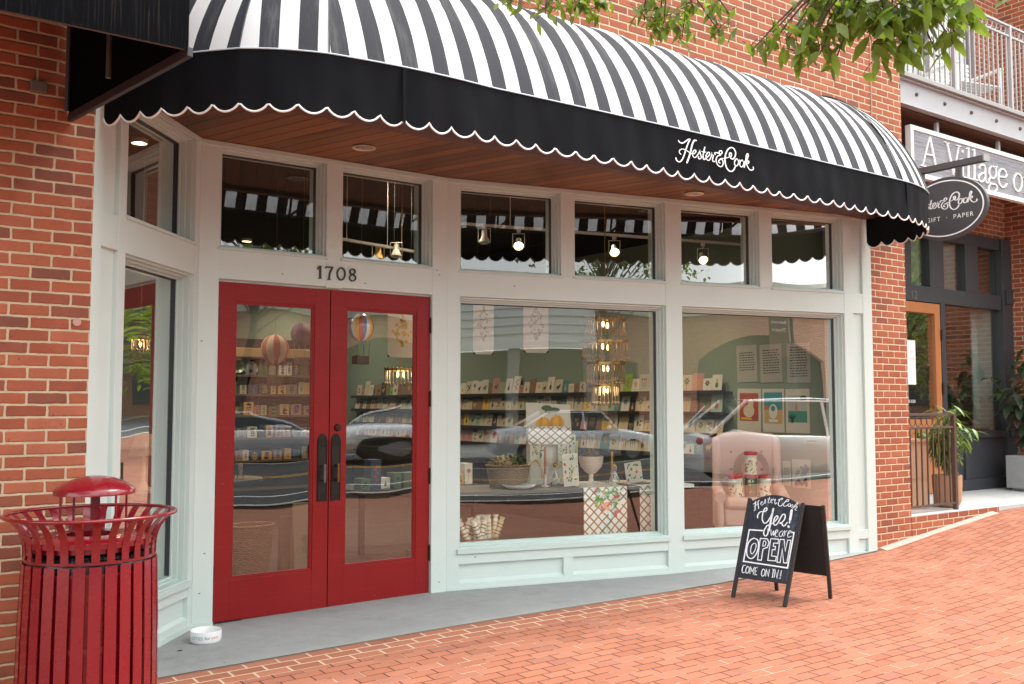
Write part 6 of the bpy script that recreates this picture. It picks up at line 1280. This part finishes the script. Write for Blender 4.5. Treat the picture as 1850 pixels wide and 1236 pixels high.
for k,(px,py,dist,h_,c,lab) in enumerate(((530,905,8.3,.50,(.16,.10,.055),'brown kraft paper gift bag leaning behind the left door handle'),(553,900,8.2,.62,(.24,.17,.10),'taller pale kraft bag with leaf print behind the left door handle'))):
    c0=EYEV+ray(px,py)*dist; mb=MB(); mb.hexa([(c0.x-.11,c0.y-.05,.01),(c0.x+.11,c0.y-.05,.01),(c0.x+.11,c0.y+.07,.01),(c0.x-.11,c0.y+.07,.01),(c0.x-.12,c0.y+.0,h_+.1),(c0.x+.12,c0.y+.0,h_+.1),(c0.x+.12,c0.y+.02,h_+.1),(c0.x-.12,c0.y+.02,h_+.1)]); motif(mb,frameM((c0.x,c0.y-.052,h_*.6),(1,0,0),(0,0,1)),.2,.4,0,1,rr)
    solo('gift_bag',mb,[plain('kraft',c,.7),INKS[1]],lab,'bag',(c0.x,c0.y,.01))
tt=thing('gift_table','dark display table crowded with boxes behind the right red door','table',(5.3,9.3,0)); mesh('table_top',MB().box(4.55,6.1,9.0,9.8,.62,.66),DKW,tt); 
for x in (4.6,6.0):
    for y in (9.05,9.7): mesh('leg',MB().box(x,x+.05,y,y+.05,0,.62),DKW,tt)
for k in range(11):
    x=4.62+.13*k; w_=rr.uniform(.08,.13); h_=rr.uniform(.10,.34); c=rr.randrange(8); mb=MB(); mb.box(x,x+w_,9.08+.03*(k%3),9.25+.03*(k%3),.661,.661+h_); motif(mb,frameM((x+w_/2,9.079+.03*(k%3),.661+h_/2),(1,0,0),(0,0,1)),w_,h_,rr.randrange(6),1,rr)
    solo('gift_box',mb,[plain('box_'+names[c].replace(' ','_'),cb[c],.6),INKS[(k*2)%6]],'%s box standing on the crowded gift table, %s from the left'%(names[c],ORD(k+1)),'box',(x+w_/2,9.2,.661),'boxes on the gift table')
dz=thing('side_display','round skirted display table with trellis cloth seen in the left splayed window','table',(2.3,8.6,0)); mesh('cloth',MB().lathe([(.34,.0),(.33,.5),(.32,.82),(.001,.82)],(2.3,8.6,0),28),plain('cloth_print',(.35,.33,.28),.8,0,.6,30),dz,smooth=True)
solo('floral_lampshade',MB().lathe([(.12,1.12),(.07,1.30),(.068,1.30),(.118,1.12)],(2.3,8.6,0),24).lathe([(.001,.82),(.06,.82),(.02,.9),(.012,1.2)],(2.3,8.6,0),16),plain('cream_shade',(.6,.52,.38),.7),'cream table lamp standing on the skirted table','lamp',(2.3,8.6,.82),smooth=True)
# track lighting
RAILW=plain('white_rail',(.55,.52,.46),.45)
def track(px0,py0,px1,py1,d0,d1,label,S=SW):
    a=at_w(px0,py0,d0,S); b=at_w(px1,py1,d1,S); z=(a.z+b.z)/2; a.z=b.z=z; v=(b-a).normalized(); n=Vector((-v.y,v.x,0)); mb=MB()
    mb.hexa([a-n*.018-Vector((0,0,.012)),b-n*.018-Vector((0,0,.012)),b+n*.018-Vector((0,0,.012)),a+n*.018-Vector((0,0,.012)),a-n*.018+Vector((0,0,.012)),b-n*.018+Vector((0,0,.012)),b+n*.018+Vector((0,0,.012)),a+n*.018+Vector((0,0,.012))])
    for f_ in (.15,.6,.95): p=a+(b-a)*f_; mb.tube([p,(p.x,p.y,SHZ+.3)],.004,5)
    solo('track_rail',mb,RAILW,label,'light track',tuple((a+b)/2)); return z
TD=1.15
track(815,394,1441,457,TD,TD,'white lighting track running behind the upper windows'); track(600,461,760,428,1.3,1.6,'white lighting track behind the upper window over the right door',SD)
def head(px,py,lit,label,d=TD,S=SW,ztop=None,k=1.,tint=None):
    c=at_w(px,py,d,S); zr=ztop; t=thing('track_spotlight',label,'spotlight',(c.x,c.y,c.z),0,'spotlights on the ceiling tracks')
    M_=frameM((c.x,c.y,c.z),(_c,-_s,0),(0,0,1))  # faces the street
    mb=MB(); mb.tbox(M_,-.02,.02,zr-c.z-.045,zr-c.z-.012,-.015,.015)
    fr_=[(-.058,-.06),(-.058,.075),(.058,.075),(.058,-.06)]; mb.tube([M_@Vector((a,b,0)) for a,b in fr_],.005,6); mb.tube([M_@Vector((0,.075,0)),M_@Vector((0,zr-c.z-.04,0))],.006,6)
    mesh('yoke',mb,RAILW,t)
    hd=MB(); ML=M_@Matrix.Translation((0,-.03,0))@Matrix.Rotation(R(62 if lit else 70),4,'X')@Matrix.Rotation(PI if lit else 0,4,'X') if False else M_@Matrix.Translation((0,-.035,.0))@Matrix.Rotation(R(38 if lit else 80),4,'X')
    hd.lathe([(.001,-.10),(.026,-.10),(.028,-.04),(.050,.012),(.052,.03),(.047,.03),(.044,.012)],n=22,M=ML); mesh('lamp_head',hd,RAILW if not tint else tint,t,smooth=True)
    if lit:
        mesh('bulb',MB().lathe([(.001,.028),(.030,.024),(.045,.012)],n=20,M=ML),BULB,t,smooth=True)
        l=bpy.data.lights.new('spot_light','SPOT'); l.energy=22; l.color=(1,.78,.5); l.spot_size=R(120); l.spot_blend=1; l.shadow_soft_size=.05; o=bpy.data.objects.new('spot_light',l); col.objects.link(o); o.parent=t; o.location=(0,.08,-.12)
        o.rotation_euler=(R(22),0,0)
zt=sw(1100,424,TD)[1]
head(875,427,False,'white unlit spotlight at the left end of the track',ztop=zt); head(937,436,True,'glowing spotlight, second from the left on the long track',ztop=zt); head(1110,448,True,'glowing spotlight in the fourth upper window',ztop=zt); head(1270,462,True,'glowing spotlight in the fifth upper window',ztop=zt); head(1425,478,True,'glowing spotlight at the right end of the long track',ztop=zt)
zt=sw(690,443,1.45,SD)[1]
head(683,457,False,'yellow unlit spotlight over the right red door',1.45,SD,zt,tint=plain('warm_head',(.75,.5,.16),.4)); head(716,452,False,'grey spotlight beside the chain over the right red door',1.45,SD,zt)
for k,(x,y) in enumerate(((2.2,8.6),(4.6,8.2),(6.8,8.0),(3.2,11.2),(6.6,10.6),(7.0,13.6),(4.8,13.0),(7.2,16))):  # lamps added to brighten the shop interior
    t=thing('ceiling_fill_lamp','added round downlight in the dark shop ceiling, %s counted from the doors'%ORD(k+1),'fill_downlight',(x,y,SHZ+.26),0,'added fill lamps in the shop ceiling'); mesh('can',MB().lathe([(.07,SHZ+.26),(.075,SHZ+.299),(.068,SHZ+.299),(.066,SHZ+.262)],(x,y,0),20),RAILW,t,smooth=True); mesh('lamp',MB().lathe([(.001,SHZ+.285),(.064,SHZ+.285)],(x,y,0),16),emit('fill_lamp_glow',(1,.8,.55),12),t)
    l=bpy.data.lights.new('fill_downlight','SPOT'); l.energy=105; l.color=(1,.84,.62); l.spot_size=R(150); l.spot_blend=1; l.shadow_soft_size=.08; o=bpy.data.objects.new('fill_downlight',l); col.objects.link(o); o.parent=t; o.location=(0,0,-.03)
# ------------------------------------------------------------------ across the street (seen in the glass)
OV=-22.
ob=thing('far_brick_building','long brick building across the street with segmental arched openings and a cream cornice','building',(19,OV,-.2))
RED3=[(.36,.14,.08),(.45,.18,.11),(.50,.21,.13),(.42,.16,.09)]
OB=brick('far_brick',0,RED3,(.62,.53,.43),bstr=.5)
def archwall(mb,x0,x1,z0,z1,holes,y0,y1):
    xs=x0
    for (a,b,zs,zc) in holes:
        mb.box(xs,a,y0,y1,z0,z1); n=14
        for k in range(n):
            t0_,t1_=k/n,(k+1)/n; u0,u1=a+(b-a)*t0_,a+(b-a)*t1_; f_=lambda t:zs+(zc-zs)*math.sin(PI*t)**.8
            mb.hexa([(u0,y0,f_(t0_)),(u1,y0,f_(t1_)),(u1,y1,f_(t1_)),(u0,y1,f_(t0_)),(u0,y0,z1),(u1,y0,z1),(u1,y1,z1),(u0,y1,z1)])
        xs=b
    mb.box(xs,x1,y0,y1,z0,z1)
m=MB(); archwall(m,12.6,40,-1,4.95,[(13.1,14.1,3.1,3.15),(15.3,16.3,3.1,3.15),(17.0,21.9,3.2,4.1),(23,27,3.2,4.1),(28.5,33,3.2,4.1)],OV-.3,OV); mesh('brick_wall',m,OB,ob)
m=MB(); m.box(12.6,40,OV-.3,OV+.004,4.62,4.95); mesh('soldier_course',m,brick('far_soldier',0,RED3,(.62,.53,.43),soldier=True),ob)
m=MB(); m.box(12.5,40,OV-.5,OV+.15,4.96,6.3); m.box(12.4,40,OV-.6,OV+.3,6.3,6.5); mesh('cornice',m,plain('cream_cornice',(.60,.56,.48),.7),ob,bevel=.02)
m=MB(); m.box(12.7,40,OV-1.2,OV-1.1,-1,4.9); mesh('recessed_glazing',m,plain('dark_glazing',(.03,.035,.035),.1),ob)
wbld=thing('far_white_building','white building across the street with lap siding above a dark glazed shopfront','building',(2,OV,-.2))
m=MB(); ls=plain('white_siding',(.88,.88,.86),.6)
for k in range(9): m.hexa([(-30,OV-.2,3.75+.33*k),(12.55,OV-.2,3.75+.33*k),(12.55,OV-.0,3.75+.33*k),(-30,OV-.0,3.75+.33*k),(-30,OV-.2,4.07+.33*k),(12.55,OV-.2,4.07+.33*k),(12.55,OV-.05,4.07+.33*k),(-30,OV-.05,4.07+.33*k)])
m.box(-30,12.55,OV-.2,OV+.10,3.52,3.745); mesh('lap_siding',m,ls,wbld)
m=MB(); m.box(-30,12.5,OV-.6,OV-.5,-1,3.5); mesh('shop_glazing',m,plain('dark_glazing2',(.03,.035,.035),.1),wbld)
for x in (-12,-6.5,-1,4.5,9.5,12.3): mesh('pier',MB().box(x-.2,x+.2,OV-.5,OV,-1,3.52),plain('grey_pier',(.3,.3,.28),.7),wbld)
# banner
bt_=thing('street_banner','brown street banner lettered Belcourt hanging from a lamp post across the road','banner',(18.6,-18.5,-.2))
mesh('pole',MB().tube([(19.1,-18.5,-.4),(19.1,-18.5,5.6)],.06,10),BLACK,bt_,smooth=True); mesh('cloth',MB().box(18.25,18.98,-18.51,-18.49,3.15,4.75),plain('banner_brown',(.13,.075,.05),.8),bt_)
text_mesh('Belcourt',.17,lambda x,y:Vector((18.62-x,-18.485,4.3+y)),WHITE,bt_); text_mesh('Theatre',.17,lambda x,y:Vector((18.62-x,-18.485,4.02+y)),WHITE,bt_)
mesh('bracket',MB().box(18.2,19.1,-18.515,-18.485,4.76,4.79),BLACK,bt_)
# cars
CG=plain('car_glass',(.02,.025,.028),.05); TYRE=plain('tyre',(.02,.02,.02),.8); RIM=plain('rim',(.5,.5,.52),.3,.8)
def car(x,y,z,rz,paint,label,H_=1.45,L_=4.7,suv=False):
    t=thing('parked_car',label,'car',(x,y,z),rz)
    W=.91; hl=L_/2
    st=[(-hl,.35,.70,.72,.62),(-hl+.08,.24,.88,.86,.82),(-hl+.7,.20,1.00 if not suv else 1.05,.90,.92),(-hl+1.4,.20,.96,.91,.92),(0,.20,.93,.91,.92),(hl-1.5,.20,.93,.91,.92),(hl-.9,.20,.88,.90,.86),(hl-.25,.22,.74,.84,.74),(hl,.34,.58,.68,.58)]
    mb=MB(); n=0
    for xx,zl,zb,w_,zh in st:
        mb.v+=[(xx,-w_*.9,zl),(xx,-w_,zl+.16),(xx,-w_*1.0,(zl+zb)*.55),(xx,-w_*.96,zb-.06),(xx,-w_*.86,zb),(xx,0,zb+.03),(xx,w_*.86,zb),(xx,w_*.96,zb-.06),(xx,w_,(zl+zb)*.55),(xx,w_,zl+.16),(xx,w_*.9,zl)]; n+=1
    for i in range(n-1):
        for k in range(11): mb.f.append((i*11+k,i*11+(k+1)%11,(i+1)*11+(k+1)%11,(i+1)*11+k)); mb.m.append(0)
    mb.f+=[tuple(range(11)),tuple((n-1)*11+k for k in range(11))]; mb.m+=[0,0]
    mesh('body',mb,paint,t,smooth=True,local=True,sharp=50)
    r0=-hl+(.75 if not suv else .25); cab=[(r0,.95,.80),(r0+.75,H_-.05,.62),(-.1,H_,.64),(.55,H_-.03,.64),(hl-1.35,.92,.80)]
    g=MB()
    for xx,zz,w_ in cab: g.v+=[(xx,-.82,.90),(xx,-w_,zz),(xx,w_,zz),(xx,.82,.90)]
    for i in range(4):
        for k in range(3): g.f.append((i*4+k,i*4+k+1,(i+1)*4+k+1,(i+1)*4+k)); g.m.append(0)
    mesh('glasshouse',g,CG,t,smooth=True,local=True,sharp=30)
    rf=MB(); 
    for xx,zz,w_ in cab[1:4]: rf.v+=[(xx,-w_-.02,zz-.03),(xx,-w_*.8,zz+.015),(xx,w_*.8,zz+.015),(xx,w_+.02,zz-.03)]
    for i in range(2):
        for k in range(3): rf.f.append((i*4+k,i*4+k+1,(i+1)*4+k+1,(i+1)*4+k)); rf.m.append(0)
    for s_ in (-1,1):
        rf.tube([(cab[0][0],s_*.80,.94),(cab[1][0],s_*.66,cab[1][1])],.035,6); rf.tube([(cab[4][0],s_*.80,.92),(cab[3][0],s_*.66,cab[3][1])],.03,6); rf.tube([(.1,s_*.82,.90),(.05,s_*.665,H_-.03)],.03,6)
        rf.tube([(cab[1][0],s_*.66,cab[1][1]-.01),(.55,s_*.66,H_-.05)],.02,6)
    mesh('roof',rf,paint,t,smooth=True,local=True)
    for s_ in (-1,1):
        for xx in (-hl+.95,hl-.95):
            MM=Matrix.Translation((xx,s_*.84,.33))@Matrix.Rotation(PI/2,4,'X'); w_=mesh('wheel',MB().lathe([(.20,-.10),(.30,-.11),(.33,-.08),(.33,.08),(.30,.11),(.20,.10)],n=28,M=MM),TYRE,t,smooth=True,local=True)
            r_=mesh('rim',MB().lathe([(.001,-.09),(.05,-.10),(.20,-.085),(.21,0),(.20,.085),(.05,.10),(.001,.09)],n=20,M=MM),RIM,w_,smooth=True,local=True)
        mesh('headlight',MB().ball((hl-.16,s_*.62,.62),.16,.16,.07,n=6),plain('headlamp',(.7,.72,.75),.1),t,smooth=True,local=True)
        mesh('tail_light',MB().ball((-hl+.08,s_*.68,.80),.06,.16,.09,n=6),plain('tail_lamp',(.5,.02,.02),.2),t,smooth=True,local=True)
        mesh('door_mirror',MB().ball((hl-1.65,s_*.99,.98),.07,.10,.07,n=6),paint,t,smooth=True,local=True)
        mesh('door_handle',MB().box(-.35,-.18,s_*.925-.012,s_*.925+.012,.80,.83).box(.55,.72,s_*.925-.012,s_*.925+.012,.78,.81),paint,t,local=True)
    return t
SILVER=plain('silver_paint',(.72,.74,.76),.22,.15,.04,2,coat=.6); PEARL=plain('pearl_paint',(.84,.84,.85),.2,.1,.04,2,coat=.6)
car(9.8,-13.4,road(9.8,0),0,SILVER,'silver saloon car parked along the far kerb'); car(13.6,-9.9,road(13.6,0)+.0,PI,PEARL,'pearl white car in the far lane facing left'); car(12.4,-3.75,road(12.4,0),0,PEARL,'white sport utility car parked by the near kerb',1.62,4.7,True)
